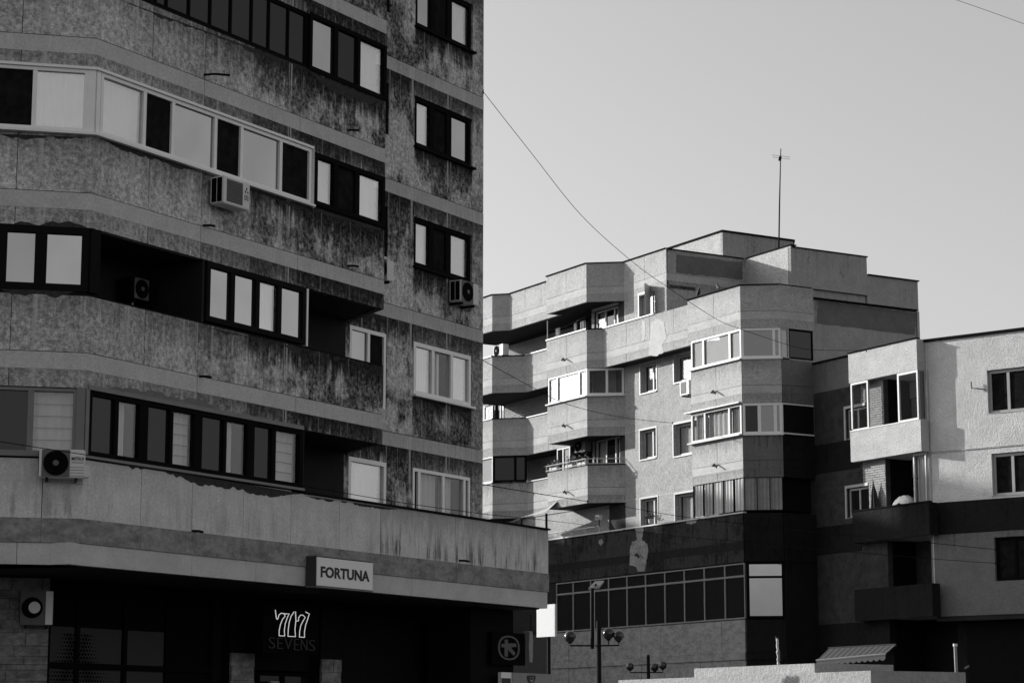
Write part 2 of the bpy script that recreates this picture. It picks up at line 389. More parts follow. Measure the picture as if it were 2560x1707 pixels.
def text(name, body, pl, s0, s1, z0, z1, n, mat, rt, parent=None, ext=.006, bold=0.):
    cu = bpy.data.curves.new(name, 'FONT'); cu.body = body; cu.extrude = .05; cu.offset = bold; cu.resolution_u = 3
    to = bpy.data.objects.new('tmp', cu); C.objects.link(to); dg = bpy.context.evaluated_depsgraph_get()
    me = bpy.data.meshes.new_from_object(to.evaluated_get(dg)); V = [v.co.copy() for v in me.vertices]; Fc = [tuple(p.vertices) for p in me.polygons]
    bpy.data.objects.remove(to); bpy.data.curves.remove(cu); bpy.data.meshes.remove(me)
    x0, x1 = min(v.x for v in V), max(v.x for v in V); y0, y1 = min(v.y for v in V), max(v.y for v in V)
    W = [pl.w(s0 + (v.x-x0)/(x1-x0)*(s1-s0), z0 + (v.y-y0)/(y1-y0)*(z1-z0), n + v.z / .05 * ext) for v in V]
    return add(name, W, Fc, mat, rt, parent)
def air_con(label, pl, s0, s1, z0, z1, n0, n1, brackets=True, fan='round', group='air conditioners fixed to the facades', mat='casing'):
    rt = root('air_conditioner', label, 'air conditioner', pl.w((s0+s1)/2, z0, (n0+n1)/2), group)
    bm = bmesh.new(); bmesh.ops.create_cube(bm, size=1)
    bmesh.ops.bevel(bm, geom=bm.edges[:], offset=.03, segments=2, affect='EDGES')
    w_, h_, d_ = s1-s0, z1-z0, n1-n0
    V = [pl.w(s0 + (v.co.x+.5)*w_, z0 + (v.co.z+.5)*h_, n0 + (v.co.y+.5)*d_) for v in bm.verts]; bm.verts.index_update()
    add('casing', V, [tuple(v.index for v in f.verts) for f in bm.faces], mat, rt); bm.free()
    nv = Vector((pl.n[0], pl.n[1], 0)); cs = s0 + w_*.36; cz = z0 + h_*.5; r = min(h_*.44, w_*.32)
    if fan == 'round':
        box('grille_frame', pl, cs-r*1.12, cs+r*1.12, cz-r*1.1, cz+r*1.1, n1, n1+.008, 'grille', rt)
        g = MB().lathe(pl.w(cs, cz, n1+.004), [(r, 0), (r, .02)], 24, nv).build('fan_grille', 'black', rt)
        MB().lathe(pl.w(cs, cz, n1+.022), [(r*.25, 0), (r*.22, .02)], 16, nv).build('fan_hub', 'grille', rt, g)
    else:
        g = box('fan_grille', pl, s0+w_*.13, s0+w_*.72, z0+h_*.1, z1-h_*.08, n1, n1+.006, 'grille', rt)
        m = MB()
        for i in range(9):
            zz = z0 + h_*(.14 + .085*i); m.box(pl, s0+w_*.14, s0+w_*.71, zz, zz+.012, n1+.006, n1+.016)
        m.build('louvre', 'grille', rt, g)
    m = MB()
    for i in range(2): m.box(pl, s0-.006, s0-.001, z0+h_*.06, z1-h_*.06, n0+d_*(.12+.42*i), n0+d_*(.48+.42*i))
    m.build('side_vent', 'black', rt)
    if brackets:
        for a in (s0+w_*.18, s1-w_*.18):
            box('bracket', pl, a-.02, a+.02, z0-.05, z0-.001, n0-.1, n1-.03, 'metal', rt)
    return rt
def cable(name, label, pts, r=.014):
    rt = root(name, label, 'cable', pts[0]); P = [Vector(p) for p in pts]; out = []
    for i in range(len(P)-1):
        p0, p1, p2, p3 = P[max(i-1, 0)], P[i], P[i+1], P[min(i+2, len(P)-1)]
        for j in range(6):
            t = j/6; out.append(.5*((2*p1)+(-p0+p2)*t+(2*p0-5*p1+4*p2-p3)*t*t+(-p0+3*p1-3*p2+p3)*t**3))
    out.append(P[-1]); MB().tube(out, r, 5).build('strand', 'wire', rt)
    for e in (P[0], P[-1]): MB().tube([e + Vector((0, 0, -.05)), e + Vector((0, 0, .05))], r*2, 6).build('clamp', 'metal', rt)
    return rt

def brick_rows(m, pl, a0, a1, zlo, zhi, ops, skip, seed):
    rb = random.Random(seed); z = zlo
    while z < zhi:
        a = a0 - (round(z / .085) % 2) * .13
        while a < a1:
            segs = [(max(a + .005, a0), min(a + .255, a1))]
            for o in ops:
                if o[2] - .09 < z < o[3] + .01:
                    nx = []
                    for p, q in segs:
                        if q <= o[0] - .04 or p >= o[1] + .04: nx.append((p, q)); continue
                        if p < o[0] - .04: nx.append((p, o[0] - .04))
                        if q > o[1] + .04: nx.append((o[1] + .04, q))
                    segs = nx
            dn = rb.uniform(0, .014)
            for p, q in segs:
                if q - p > .03 and not any(z0 - .08 < z < z1 and p < lim for z0, z1, lim in skip): m.box(pl, p, q, z + .007, z + .078, -.02, dn)
            a += .26
        z += .085
    return m

# ------------------------------------------------------------------ ground
def ground_sheet(name, x0, x1, y0, y1, z, mat):
    o = add(name, [(x0, y0, z), (x1, y0, z), (x1, y1, z), (x0, y1, z)], [(0, 1, 2, 3)], mat, None); o['kind'] = 'structure'; return o
ground_sheet('ground', -1500, 1500, -400, 2500, 0, 'asph')
ground_sheet('pavement', -30, 40, 38, 120, .004, 'pave')

# ================================================================== near apartment block (left)
L2 = Pl(at(1086, 485.7, 48), AZA); L1 = L2.off(1.35)
SK, SE, SR = -12.42, -3.83, 2.01                    # street corner, end of the balcony strip, end of the block
L0 = Pl(L1.w(SK, 0), AZ0)
LB = root('apartment_block', 'sooty, stained concrete apartment block in shade, with glazed balconies and a shop floor', 'building', L1.w(-6, 0, -6))
FH = 2.72
JS = [18.81, 16.09, 13.38, 10.67, 7.95]
rnd = random.Random(3)
strip_pts = lambda z=None: [L0.w(-5, 0), L0.w(0, 0), L1.w(SE, 0), L1.w(SE + .78, 0, -1.35)]
cnt = [4, 6, 1]
def stainL(i, j): return [.38, [.36, .45, .65, .95, 1.2, 1.2][j % 6], .9][i]
for k, J in enumerate(JS):
    bot = J - .60 if k else J - .6
    nxt = {0: 1.0, 1: .95, 2: .97, 3: 1.04, 4: .97}[k]      # parapet rises this far above the joint
    strip_panels(strip_pts(), .14, bot, J - .30, 'pebble', LB, 'lintel_panel', cnt, stain=lambda i, j: stainL(i, j) * .8)
    strip_panels(strip_pts(), .143, J - .297, J - .012, 'band', LB, 'smooth_band', [2, 3, 1], stain=lambda i, j: stainL(i, j) * .6)
    top = J + [.99, .97, .98, 1.01, .95][k]
    if k == 0: top = J + 9
    strip_panels(strip_pts(), .14, J, top, 'pebble', LB, 'parapet_panel', cnt, stain=stainL)
    strip_one(inset(strip_pts(), .04), .05, bot + .05, J + .9, 'joint', LB, 'joint_backing')
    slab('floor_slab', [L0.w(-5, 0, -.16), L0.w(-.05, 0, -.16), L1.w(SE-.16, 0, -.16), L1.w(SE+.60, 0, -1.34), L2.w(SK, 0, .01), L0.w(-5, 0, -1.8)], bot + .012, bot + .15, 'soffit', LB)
    if k: # tin sill flashing along the parapet top
        strip_one(strip_pts()[:3], .17, top + .002, top + .03, 'coping', LB, 'sill_flashing')
# wall behind the balconies (L2): openings, spandrels and piers
heads = [18.18, 15.46, 12.75, 10.0, 7.28]; sills = [17.05, 14.33, 11.66, 8.86, 5.9]
for k, J in enumerate(JS):
    z0 = JS[k+1] if k + 1 < len(JS) else 5.6
    hd, sl = heads[k], sills[k]
    wall_open('pier_panel', L2, -3.25, -.797, z0 + .004, J - .30, [(-3.1, -1.76, sl if k < 3 else (8.4 if k == 3 else 5.7), hd)], .25, 'pebble', LB, stain=1.0)
    wall_open('pier_panel', L2, 1.545, SR, z0 + .004, J - .30, [], .25, 'pebble', LB, stain=.7)
    wall_open('spandrel_panel', L2, -.79, 1.538, z0 + .004, sl, [], .25, 'pebble', LB, stain=1.0)
    wall_open('spandrel_panel', L2, -.79, 1.538, hd, J - .30, [], .25, 'pebble', LB, stain=.8)
    for a, b in ((-3.25, -.797), (-.79, 1.538), (1.545, SR)):
        wall_open('smooth_band', L2, a, b, J - .297, J - .012, [], .25, 'band', LB, n=.004, stain=.75)
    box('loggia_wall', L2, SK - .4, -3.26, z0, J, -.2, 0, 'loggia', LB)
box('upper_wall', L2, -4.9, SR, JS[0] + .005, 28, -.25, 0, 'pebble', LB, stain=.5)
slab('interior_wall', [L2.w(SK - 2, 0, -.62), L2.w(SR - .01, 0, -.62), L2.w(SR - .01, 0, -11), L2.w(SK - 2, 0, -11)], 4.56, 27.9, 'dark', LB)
box('end_wall', L2, SR - .012, SR + .0, 0, 28, -11, -.26, 'pebble', LB, stain=.5)
box('roof', L2, SK - 2, SR, 28.005, 28.2, -11, 1.4, 'roof', LB)
# windows of the recessed wall
for k in range(5):
    hd, sl = heads[k], sills[k]
    if k < 3:
        a, b = -.77, 1.52; w_ = b - a
        window(LB, L2, a, b, sl, hd, [a + w_*.31, a + w_*.61], ('sdq', 'qds', 'qdq')[k], 'blackf', .10, .20, -.03, .09, sill=.12, smat='coping', mws=[.17, .20])
        window(LB, L2, -3.1, -1.76, sl, hd, [-2.4], 'dg', 'blackf', .10, .14, -.03, .09)
    elif k == 3:
        a, b = -.77, 1.50; w_ = b - a
        o = window(LB, L2, a, b, sl, hd, [a + w_*.335, a + w_*.66], 'qcq', 'pvcl', .09, .10, .01, .09, sill=.10)
        MB().prism([L2.w(.28, 0, -.10), L2.w(.36, 0, -.10), L2.w(.36, 0, -.16), L2.w(.28, 0, -.16)], sl + .1, hd - .12).build('tilted_sash', 'pvcl', LB, o)
        window(LB, L2, -3.1, -1.80, 8.4, hd, [-2.42], 'sd', 'pvcl', .08, .09, .0, .08)
    else:
        a, b = -.77, 1.48
        window(LB, L2, a, b, 5.9, hd, [-.52, .42, 1.26], 'gwvg', 'pvcl', .07, .09, .01, .09)
        window(LB, L2, -3.1, -1.76, 5.7, hd, [], 'q', 'pvcl', .09, .09, .01, .09)
# balcony glazing, row by row
def LS(x, y): return S(L1, x, y)
h0, s0 = 15.49, 17.05
z0, z1 = 14.40, 15.48                                # row 0
cut0 = [LS(x, y) for x, y in ((365, 40), (420, 62), (476, 82), (529, 103), (580, 122), (632, 142), (675, 159), (725, 80))]
window(LB, L1, -12.2, -6.47, z0, z1, [-11.55, -10.9] + [c for c in cut0 if c > -10.7], 'gggg', 'blackf', .06, .045, -.03, .06)
c = [LS(839, 150), LS(896, 180)]
window(LB, L1, -6.44, SE + .0, z0 - .03, z1 + .05, c, 'sgq', 'blackf', .09, .1, .02, .1, mws=[.13, .10])
z0, z1 = 11.71, 12.80                                # row 1: white plastic
window(LB, L0, -4.9, -.13, z0, z1, [-3.6, -2.3, S(L0, 86, 250)], 'dddq', 'pvcl', .06, .075, .03, .09)
box('corner_post', L0, -.13, .0, z0 - .02, z1 + .02, -.06, .036, 'pvcl', LB); box('corner_post', L1, SK + .006, SK + .10, z0 - .02, z1 + .02, -.06, .03, 'pvcl', LB)
cs = [LS(360, 270), LS(431, 300), LS(537, 340), LS(602, 370), LS(700, 405)]
window(LB, L1, SK + .11, LS(775, 440), z0, z1, cs, 'qdsdsd', 'pvcl', .065, .08, .03, .09)
strip_one([L0.w(-5, 0, .07), L0.w(.03, 0, .07), L1.w(LS(779, 380), 0, .07)], .1, z1 + .004, z1 + .05, 'pvcl', LB, 'window_head_flashing')
strip_one([L0.w(-5, 0, .10), L0.w(.04, 0, .10), L1.w(LS(779, 515), 0, .10)], .13, z0 - .05, z0 - .004, 'pvcl', LB, 'window_sill')
box('mullion_pier', L1, LS(776, 440), LS(785, 440), z0 - .05, z1 + .05, -.1, .01, 'band', LB, stain=.8)
window(LB, L1, LS(786, 440), SE, z0 + .02, z1 - .02, [LS(840, 470), LS(893, 490)], 'qdq', 'blackf', .10, .13, .01, .1, mws=[.14, .15])
z0, z1 = 8.97, 10.06                                 # row 2: dark timber and two open balconies
window(LB, L0, -4.9, -.02, z0, z1, [-3.6, -2.6, S(L0, 2, 640), S(L0, 102, 640)], 'sssss', 'brownf', .12, .20, .01, .1)
box('corner_post', L1, SK + .005, SK + .25, z0, z1, -.1, .008, 'brownf', LB)
cs = [LS(582, 725), LS(644, 745), LS(699, 760)]
window(LB, L1, LS(517, 700), LS(764, 780), z0, z1, cs, 'ssqs', 'brownf', .10, .12, .01, .1)
box('screen_edge', L1, LS(767, 780), LS(771, 780), z0 - .02, z1, -1.2, .0, 'pvcl', LB)
box('partition_wall', L1, LS(772, 780), LS(774, 780), z0 - .9, z1, -1.34, -.02, 'loggia', LB)
box('partition_wall', L1, LS(515, 700) - .08, LS(515, 700) - .02, z0 - .9, z1, -1.34, -.02, 'loggia', LB)
box('partition_edge', L1, LS(457, 700), LS(459, 700), z0, z1 - .3, -1.2, -1.15, 'pvcl', LB)
z0, z1 = 6.24, 7.33                                  # row 3: sliding sashes with blinds
window(LB, L0, -4.9, -.14, z0, z1, [-3.6, -2.4, S(L0, 76, 1050)], 'gggl', 'greyf', .05, .10, .0, .1)
box('corner_post', L0, -.14, .0, z0, z1 + .02, -.06, .02, 'greyf', LB); box('corner_post', L1, SK + .006, SK + .09, z0, z1 + .02, -.06, .02, 'greyf', LB)
xs = [(292, 1060), (360, 1075), (429, 1090), (496, 1100), (563, 1115), (628, 1125), (685, 1135)]
window(LB, L1, SK + .10, LS(756, 1150), z0, z1, [LS(*p) for p in xs], 'gvglgvgl', 'blackf', .08, .10, .0, .1, mws=[.10, .22, .09, .22, .09, .20, .12])
box('window_head_trim', L1, SK + .05, LS(757, 1075), z1 + .006, z1 + .08, -.08, .03, 'greyf', LB)
strip_one([L0.w(-5, 0, .05), L0.w(.02, 0, .05), L1.w(LS(757, 1220), 0, .05)], .09, z0 - .05, z0 - .004, 'greyf', LB, 'window_sill')
box('partition_wall', L1, LS(760, 1150), LS(762, 1150), 5.2, z1, -1.34, -.02, 'loggia', LB)
# low parapet over the shops, stone belt, edge beam
low = [L0.w(-5, 0), L0.w(0, 0), L1.w(2.59, 0), L1.w(2.59 - .02, 0, -7)]
lowo = [Vector((p[0], p[1])) for p in low]
LOWC = [LS(x, y) for x, y in ((352, 1260), (480, 1280), (608, 1300), (727, 1310), (848, 1330), (951, 1340), (1047, 1360), (1139, 1370), (1230, 1380), (1316, 1390))]
ed = [SK] + LOWC + [2.59]
for i, (a, b) in enumerate(zip(ed, ed[1:])):
    g0 = .006 if i else 0; g1 = .006 if i < len(ed)-2 else 0
    box('parapet_panel', L1, a + g0, b - g1, 5.185, 6.16 if i < 4 else 6.135, -.14, 0, 'low', LB, stain=.25 if i < 6 else .85)
    box('stone_belt', L1, a + .002, b - .002, 4.785, 5.18, -.10, .02, 'travertine', LB)
ed0 = [-5, -3.6, -2.2, S(L0, 105, 1250), 0]
for a, b in zip(ed0, ed0[1:]):
    box('parapet_panel', L0, a + .006, b - (.006 if b else .145), 5.185, 6.16, -.14, 0, 'low', LB, stain=.4)
    box('stone_belt', L0, a + .002, b - (.002 if b else .125), 4.785, 5.18, -.10, .02, 'travertine', LB)
prism0 = lambda a, b, z0_, z1_, n0_, n1_, m_, nm: MB().prism([L0.w(a, 0, n1_), L1.w(SK, 0, n1_) if False else L0.w(b, 0, n1_), L0.w(b, 0, n0_), L0.w(a, 0, n0_)], z0_, z1_, a, b).build(nm, m_, LB, stain=.3)
strip_one([L0.w(-.16, 0, -.001), L0.w(0, 0, -.001), L1.w(SK + .01, 0, -.001)], .13, 5.186, 6.158, 'low', LB, 'corner_piece')
strip_one([L0.w(-.14, 0, .019), L1.w(SK, 0, .019) if False else Vector((L0.w(0, 0, .019).x * .5 + L1.w(SK, 0, .019).x * .5, L0.w(0, 0, .019).y * .5 + L1.w(SK, 0, .019).y * .5, 0)), L1.w(SK + .012, 0, .019)], .10, 4.787, 5.178, 'travertine', LB, 'corner_piece')
EB = [SK, LS(480, 1420), LS(640, 1440), LS(850, 1460), LS(1029, 1470), 2.56]
for a, b in zip(EB, EB[1:]): box('edge_beam', L1, a + .004, b - .004, 4.425, 4.78, -.3, -.005, 'ledge', LB, stain=.7)
eb0 = [-5, -2.6, S(L0, 42, 1380), -.31]
for a, b in zip(eb0, eb0[1:]): box('edge_beam', L0, a + .004, b - .004, 4.425, 4.78, -.3, -.005, 'ledge', LB, stain=.5)
strip_one([L0.w(-.31, 0, -.006), L0.w(0, 0, -.006), L1.w(SK + .004, 0, -.006)], .29, 4.425, 4.778, 'ledge', LB, 'edge_beam')
box('end_parapet', L1, 2.45, 2.57, 4.43, 6.13, -7, -.31, 'low', LB, stain=.5)
strip_one([L1.w(LS(757, 1220) + .02, 0, .045), L1.w(2.62, 0, .045)], .2, 6.142, 6.18, 'coping', LB, 'parapet_flashing')
slab('terrace_slab', [L0.w(-5, 0, -.15), L0.w(-.05, 0, -.15), L1.w(2.44, 0, -.15), L1.w(2.44, 0, -7), L2.w(SK - 3, 0, -.6), L0.w(-5, 0, -2.4)], 4.40, 4.55, 'soffit', LB)
# drain spouts through the joints
for x, y, l in ((510, 187, .34), (870, 325, .12), (868, 664, .12), (507, 563, .12), (498, 940, .12), (480, 1326, .1), (1147, 1400, .12)):
    a, z = L1.hit(x, y); MB().tube([L1.w(a, z, -.05), L1.w(a + .05, z - .01, .08 + l*.4), L1.w(a + l*.6, z - .03, .1 + l)], .022, 8).build('drain_spout', 'metal', LB)
# torn mortar and sooty dirt along sills and heads
M['smear'] = concrete('sooty_mortar_smear', .035, .012, 12, .8, .6, .2, 1., 1.1, 1.6, .012, .6, .5)
def smear(pl, x0, y0, x1, y1, d0, d1, seed, up=False, n1=.004, mat='smear'):
    rs_ = random.Random(seed); A = pl.hit(x0, y0); B = pl.hit(x1, y1); k = max(8, int((B[0]-A[0]) / .05)); top = [A, B]; low = []; h = rs_.uniform(d0, d1)
    for i in range(k + 1):
        t = i / k; h = min(d1, max(d0, h + rs_.uniform(-.03, .03))); zz = A[1] + (B[1]-A[1]) * t
        low.append((A[0] + (B[0]-A[0]) * t, zz - h * (-1 if up else 1) * (min(1, 6*t, 6*(1-t)) + .05)))
    poly('mortar_smear', pl, top + low[::-1], .0005, n1, mat, LB, px=False)
smear(L1, 245, 1148, 756, 1233, .02, .16, 1); smear(L1, 760, 1238, 1000, 1272, .005, .05, 2); smear(L1, 232, 966, 560, 1030, .02, .13, 3, True, .004, 'dpatch')
smear(L0, 0, 563, 222, 571, .02, .10, 4, True); smear(L0, 0, 335, 225, 344, .01, .08, 5); smear(L1, 250, 345, 500, 427, .01, .09, 6); smear(L1, 500, 430, 770, 521, .02, .16, 7)
smear(L1, 790, 522, 955, 572, .04, .2, 8); smear(L1, 300, 0, 770, 172, .02, .14, 9); smear(L1, 780, 184, 955, 255, .05, .22, 10); smear(L0, 0, 722, 218, 728, .02, .12, 11); smear(L1, 520, 818, 760, 872, .01, .10, 12)
# shop floor under the overhang: stone corner, glazing, clad pillars
G1 = L1.off(-1.9); SG = S(G1, 121, 1600)
G0 = Pl(G1.w(SG, 0), AZ0)
rs = random.Random(5); zc = 0.
while zc < 4.3:
    h_ = rs.choice((.10, .14, .18, .22)); a = -4.6
    while a < -.02:
        b = min(0, a + rs.uniform(.3, .75)); b = 0 if -b < .12 else b
        if zc > 1.6 and b > -2.4: box('stone_block', G0, a + .004, b - .004, zc + .003, zc + h_ - .003, -.1, rs.uniform(0, .04), 'stonew', LB)
        a = b
    zc += h_
box('shop_wall', G0, -4.6, -.01, 0, 4.40, -.4, -.1, 'joint', LB)
zb = Zp(G1, 250, 1665)
window(LB, G1, SG + .02, S(G1, 540, 1600), .3, 4.3, [S(G1, x, 1600) for x in (201, 320, 425)], 'kkkk', 'black', .08, .1, -.05, .1, transom=zb, name='shop_window')
fm = MB()                                            # dots printed on the shop glazing
fx = S(G1, 200, 1640, -.02)
for i in range(16):
    for j in range(22):
        for side in (-1, 1):
            d_ = (i + .5 + (j % 2) * .5) * .075; z = 2.05 + j * .065; rr = .034 * max(0, 1 - abs(d_ - .22 - .1 * math.sin(j*.28)) / (.55 + .25*math.sin(j*.2)))
            if rr < .006 or d_ > .9: continue
            a = fx + side * (d_ + .03)
            if a < SG + .1 or a > SG + 2.6: continue
            c0 = G1.w(a, z, -.095)
            b_ = len(fm.V)
            for q in range(10): an = q * .6283; fm.pt(G1.w(a + rr*math.cos(an), z + rr*math.sin(an), -.092))
            fm.F.append(tuple(range(b_, b_ + 10)))
for a, b in ((SG + .1, S(G1, 196, 1600)), (S(G1, 206, 1600), S(G1, 314, 1600)), (S(G1, 326, 1600), S(G1, 420, 1600))):
    box('window_film', G1, a, b, .4, Zp(G1, 250, 1570), -.105, -.096, 'film', LB)
fm.build('printed_dots', 'black', LB, kind='stuff')
for x0, x1, yt in ((577, 635, 1627), (803, 852, 1641)):
    a, b = S(G1, x0, 1660), S(G1, x1, 1660); zt = Zp(G1, x0, yt); zc = 0
    core = box('pillar', G1, a + .02, b - .02, 0, 4.4, -.4, -.035, 'dark', LB)
    while zc < zt - .1:
        h_ = rs.choice((.14, .2, .26, .32)); h_ = min(h_, zt - zc)
        sp = a + (b - a) * rs.choice((1, 1, .4, .6))
        box('cladding_stone', G1, a, sp - .003, zc + .003, zc + h_ - .003, -.034, rs.uniform(0, .03), 'stonew', LB, core)
        if sp < b: box('cladding_stone', G1, sp + .003, b, zc + .003, zc + h_ - .003, -.034, rs.uniform(0, .03), 'stonew', LB, core)
        zc += h_
window(LB, G1, S(G1, 637, 1660), S(G1, 800, 1660), .2, 2.9, [S(G1, 668, 1660), S(G1, 730, 1660)], 'ggg', 'black', .06, .1, -.2, .08, transom=2.55, name='shop_door')
box('shop_wall', G1, S(G1, 854, 1600), 2.3, 0, 4.4, -.6, -.3, 'dark', LB)
box('shop_wall', G1, S(G1, 542, 1600), S(G1, 575, 1600), 0, 4.4, -.5, -.2, 'dark', LB)
box('shop_wall', G1, S(G1, 577, 1600), S(G1, 850, 1600), 2.95, 4.4, -.6, -.3, 'dark', LB)
box('shop_pillar', G1, S(G1, 1174, 1650), S(G1, 1205, 1650), 0, 4.39, -.29, -.1, 'stonew', LB)

box('shop_wall', L1, S(L1, 1176, 1650, -.8), 2.42, 0, 4.39, -1.9, -.8, 'dark', LB)
box('back_wall', G1, SG + .05, 4.2, 0, 4.39, -1.4, -1.2, 'dark', LB)
# signs and machines on the near block
n1 = .26
a0, zz0 = L1.hit(790, 1465, n1); a1, zz1 = L1.hit(933, 1378 + 26, n1); zt = Zp(L1, 790, 1389, n1); zbm = Zp(L1, 790, 1464, n1)
SG_ = root('shop_sign', 'box sign reading FORTUNA in black capitals on the stone belt', 'sign', L1.w(a0, zbm, .2))
box('light_box', L1, a0, a1, zbm, zt, .025, n1 - .01, 'signs', SG_)
fc_ = box('face', L1, a0 + .015, a1 - .015, zbm + .015, zt - .015, n1 - .009, n1 + .004, 'signw', SG_)
ta, tz0 = L1.hit(801, 1442, n1); tb = S(L1, 923, 1440, n1); text('lettering', 'FORTUNA', L1, ta, tb, tz0, Zp(L1, 801, 1414, n1), n1 + .008, 'ink', SG_, None, .004, .03)
m = MB(); m.box(L1, a0, a1, zt + .001, zt + .02, .03, n1 + .01); m.box(L1, a0, a1, zbm - .02, zbm - .001, .03, n1 + .01); m.build('frame_edge', 'greyf', SG_)
# 777 SEVENS in light chains
G3 = L1.off(-1.2)
s7 = root('led_sign', 'row of light bulbs spelling three sevens and the word SEVENS above the shop door', 'sign', at(728, 1600, 42.5))
def tpx(pts): return [G3.w(*G3.hit(540 + x/6.533, 1480 + y/6.533), 0) for x, y in pts]
outl = [[(968, 285), (978, 360), (985, 420), (1002, 440), (1018, 410), (1030, 365), (1065, 338), (1110, 345), (1130, 385), (1085, 440), (1050, 530), (1032, 620), (1030, 705), (1122, 710), (1115, 620), (1130, 510), (1165, 410), (1195, 345), (1150, 350), (1100, 345)],
        [(1275, 315), (1225, 390), (1195, 490), (1180, 600), (1175, 715), (1298, 722), (1290, 600), (1305, 460), (1300, 312)],
        [(1310, 465), (1345, 465), (1350, 410), (1380, 370), (1420, 370), (1458, 405), (1420, 470), (1385, 540), (1367, 640), (1362, 728), (1446, 732), (1445, 640), (1465, 530), (1500, 430), (1525, 345), (1490, 335), (1465, 318)]]
for o_ in outl: MB().tube(tpx(o_), .009, 5).build('light_chain', 'led', s7)
for o_ in outl[:2]:
    pass
for body, x0, x1, y0, y1 in (('S', 862, 968, 735, 910), ('E', 1002, 1092, 740, 918), ('V', 1118, 1246, 745, 922), ('E', 1275, 1362, 760, 940), ('N', 1388, 1492, 770, 940), ('S', 1518, 1620, 780, 948)):
    p0 = G3.hit(540 + x0/6.533, 1480 + y1/6.533); p1 = G3.hit(540 + x1/6.533, 1480 + y0/6.533)
    text('letter', body, G3, p0[0], p1[0], p0[1], p1[1], 0, 'ledd', s7, None, .006, -.02)
box('backing_panel', G3, S(G3, 660, 1600), S(G3, 800, 1600), Zp(G3, 700, 1632), Zp(G3, 700, 1508), -.08, -.03, 'black', s7)
# oval pictogram sign
G4 = L1.off(-.65); lg = root('oval_sign', 'dark sign panel with a grey ring around a striding star-shaped emblem', 'sign', G4.w(*G4.hit(1272, 1650)))
def lp(x, y): return G4.hit(1000 + x/5.6, 1480 + y/5.6)
box('panel', G4, lp(1300, 700)[0], lp(1760, 700)[0], lp(1500, 1010)[1], lp(1500, 560)[1], -.12, -.02, 'black', lg)
m = MB(); cen = lp(1528, 776); rx = lp(1676, 776)[0] - cen[0]; rz = lp(1528, 606)[1] - cen[1]
for i in range(40):
    an = i * 2 * math.pi / 40
    for f_ in (1, .86):
        for nn in (-.019, .0):
            m.pt(G4.w(cen[0] + rx*f_*math.copysign(abs(math.cos(an))**.85, math.cos(an)), cen[1] + rz*f_*math.copysign(abs(math.sin(an))**.85, math.sin(an)), nn))
for i in range(40):
    a, b = 4*i, 4*((i+1) % 40); m.F += [(a+1, b+1, b+3, a+3), (a, a+1, b+1, b)[::-1], (a+2, b+2, b+3, a+3)[::-1]]
m.build('ring', 'logo2', lg)
poly('emblem', G4, [lp(*p) for p in ((1468, 660), (1512, 655), (1512, 712), (1620, 712), (1635, 760), (1552, 768), (1618, 852), (1594, 886), (1512, 805), (1512, 900), (1466, 892), (1466, 766), (1422, 766), (1426, 718), (1470, 718))], -.019, .0, 'logo2', lg, px=False)
bl = root('blade_sign', 'thin pale blade sign projecting beside the oval sign', 'sign', L1.w(*L1.hit(1328, 1655, -.6), -.6))
poly('blade', L1, [L1.hit(x, y, -.6) for x, y in ((1324, 1578), (1331, 1577), (1333, 1600), (1332, 1640), (1331, 1655), (1324, 1654), (1322.5, 1615))], -.75, -.6, 'logo', bl, px=False)
MB().tube([L1.w(*L1.hit(1327, 1576, -.66), -.66), L1.w(*L1.hit(1327, 1535, -.66), -.66)], .012, 6).build('hanger', 'metal', bl)
sb = root('wall_panel_sign', 'grey panel sign with a dark shield crest below the oval sign', 'sign', L1.w(*L1.hit(1330, 1706, -.5), -.5))
ps = [L1.hit(x, y, -.5) for x, y in ((1281, 1680), (1380, 1674))]
box('panel', L1, ps[0][0], ps[1][0], 2.0, ps[0][1], -.6, -.5, 'logo', sb)
poly('shield', L1, [L1.hit(1000 + x/5.6, 1480 + y/5.6, -.5) for x, y in ((1775, 1165), (1835, 1158), (1895, 1165), (1890, 1225), (1865, 1262), (1835, 1275), (1805, 1262), (1780, 1225))], -.499, -.49, 'ink', sb, px=False)
poly('shield_mark', L1, [L1.hit(1000 + x/5.6, 1480 + y/5.6, -.5) for x, y in ((1800, 1182), (1870, 1182), (1866, 1200), (1804, 1200))], -.489, -.484, 'grille', sb, px=False)
poly('shield_mark', L1, [L1.hit(1000 + x/5.6, 1480 + y/5.6, -.5) for x, y in ((1805, 1212), (1835, 1228), (1865, 1212), (1858, 1240), (1835, 1262), (1812, 1240))], -.489, -.484, 'logo', sb, px=False)
wsn = root('white_notice', 'small white notice panel left of the shield panel sign', 'sign', L1.w(*L1.hit(1268, 1700, -.52), -.52))
pw = [L1.hit(x, y, -.52) for x, y in ((1253, 1679), (1280, 1676))]
box('panel', L1, pw[0][0], pw[1][0] - .01, 2.1, pw[0][1], -.6, -.52, 'signw', wsn); box('print', L1, pw[0][0] + .01, pw[1][0] - .06, 2.1, Zp(L1, 1262, 1694, -.52), -.519, -.512, 'ink', wsn)
st_ = root('door_sticker', 'small white direction sticker with a black arrow on the shop door', 'sign', G1.w(*G1.hit(687, 1706, -.1), -.1))
pk = [G1.hit(x, y, -.1) for x, y in ((677, 1707), (698, 1702))]
box('label', G1, pk[0][0], pk[1][0], pk[0][1] - .1, pk[1][1], -.12, -.1, 'logo', st_); poly('arrow', G1, [(pk[0][0] + .02, pk[1][1] - .02), (pk[0][0] + .07, pk[1][1] - .045), (pk[0][0] + .02, pk[1][1] - .07)], -.099, -.095, 'ink', st_, px=False)
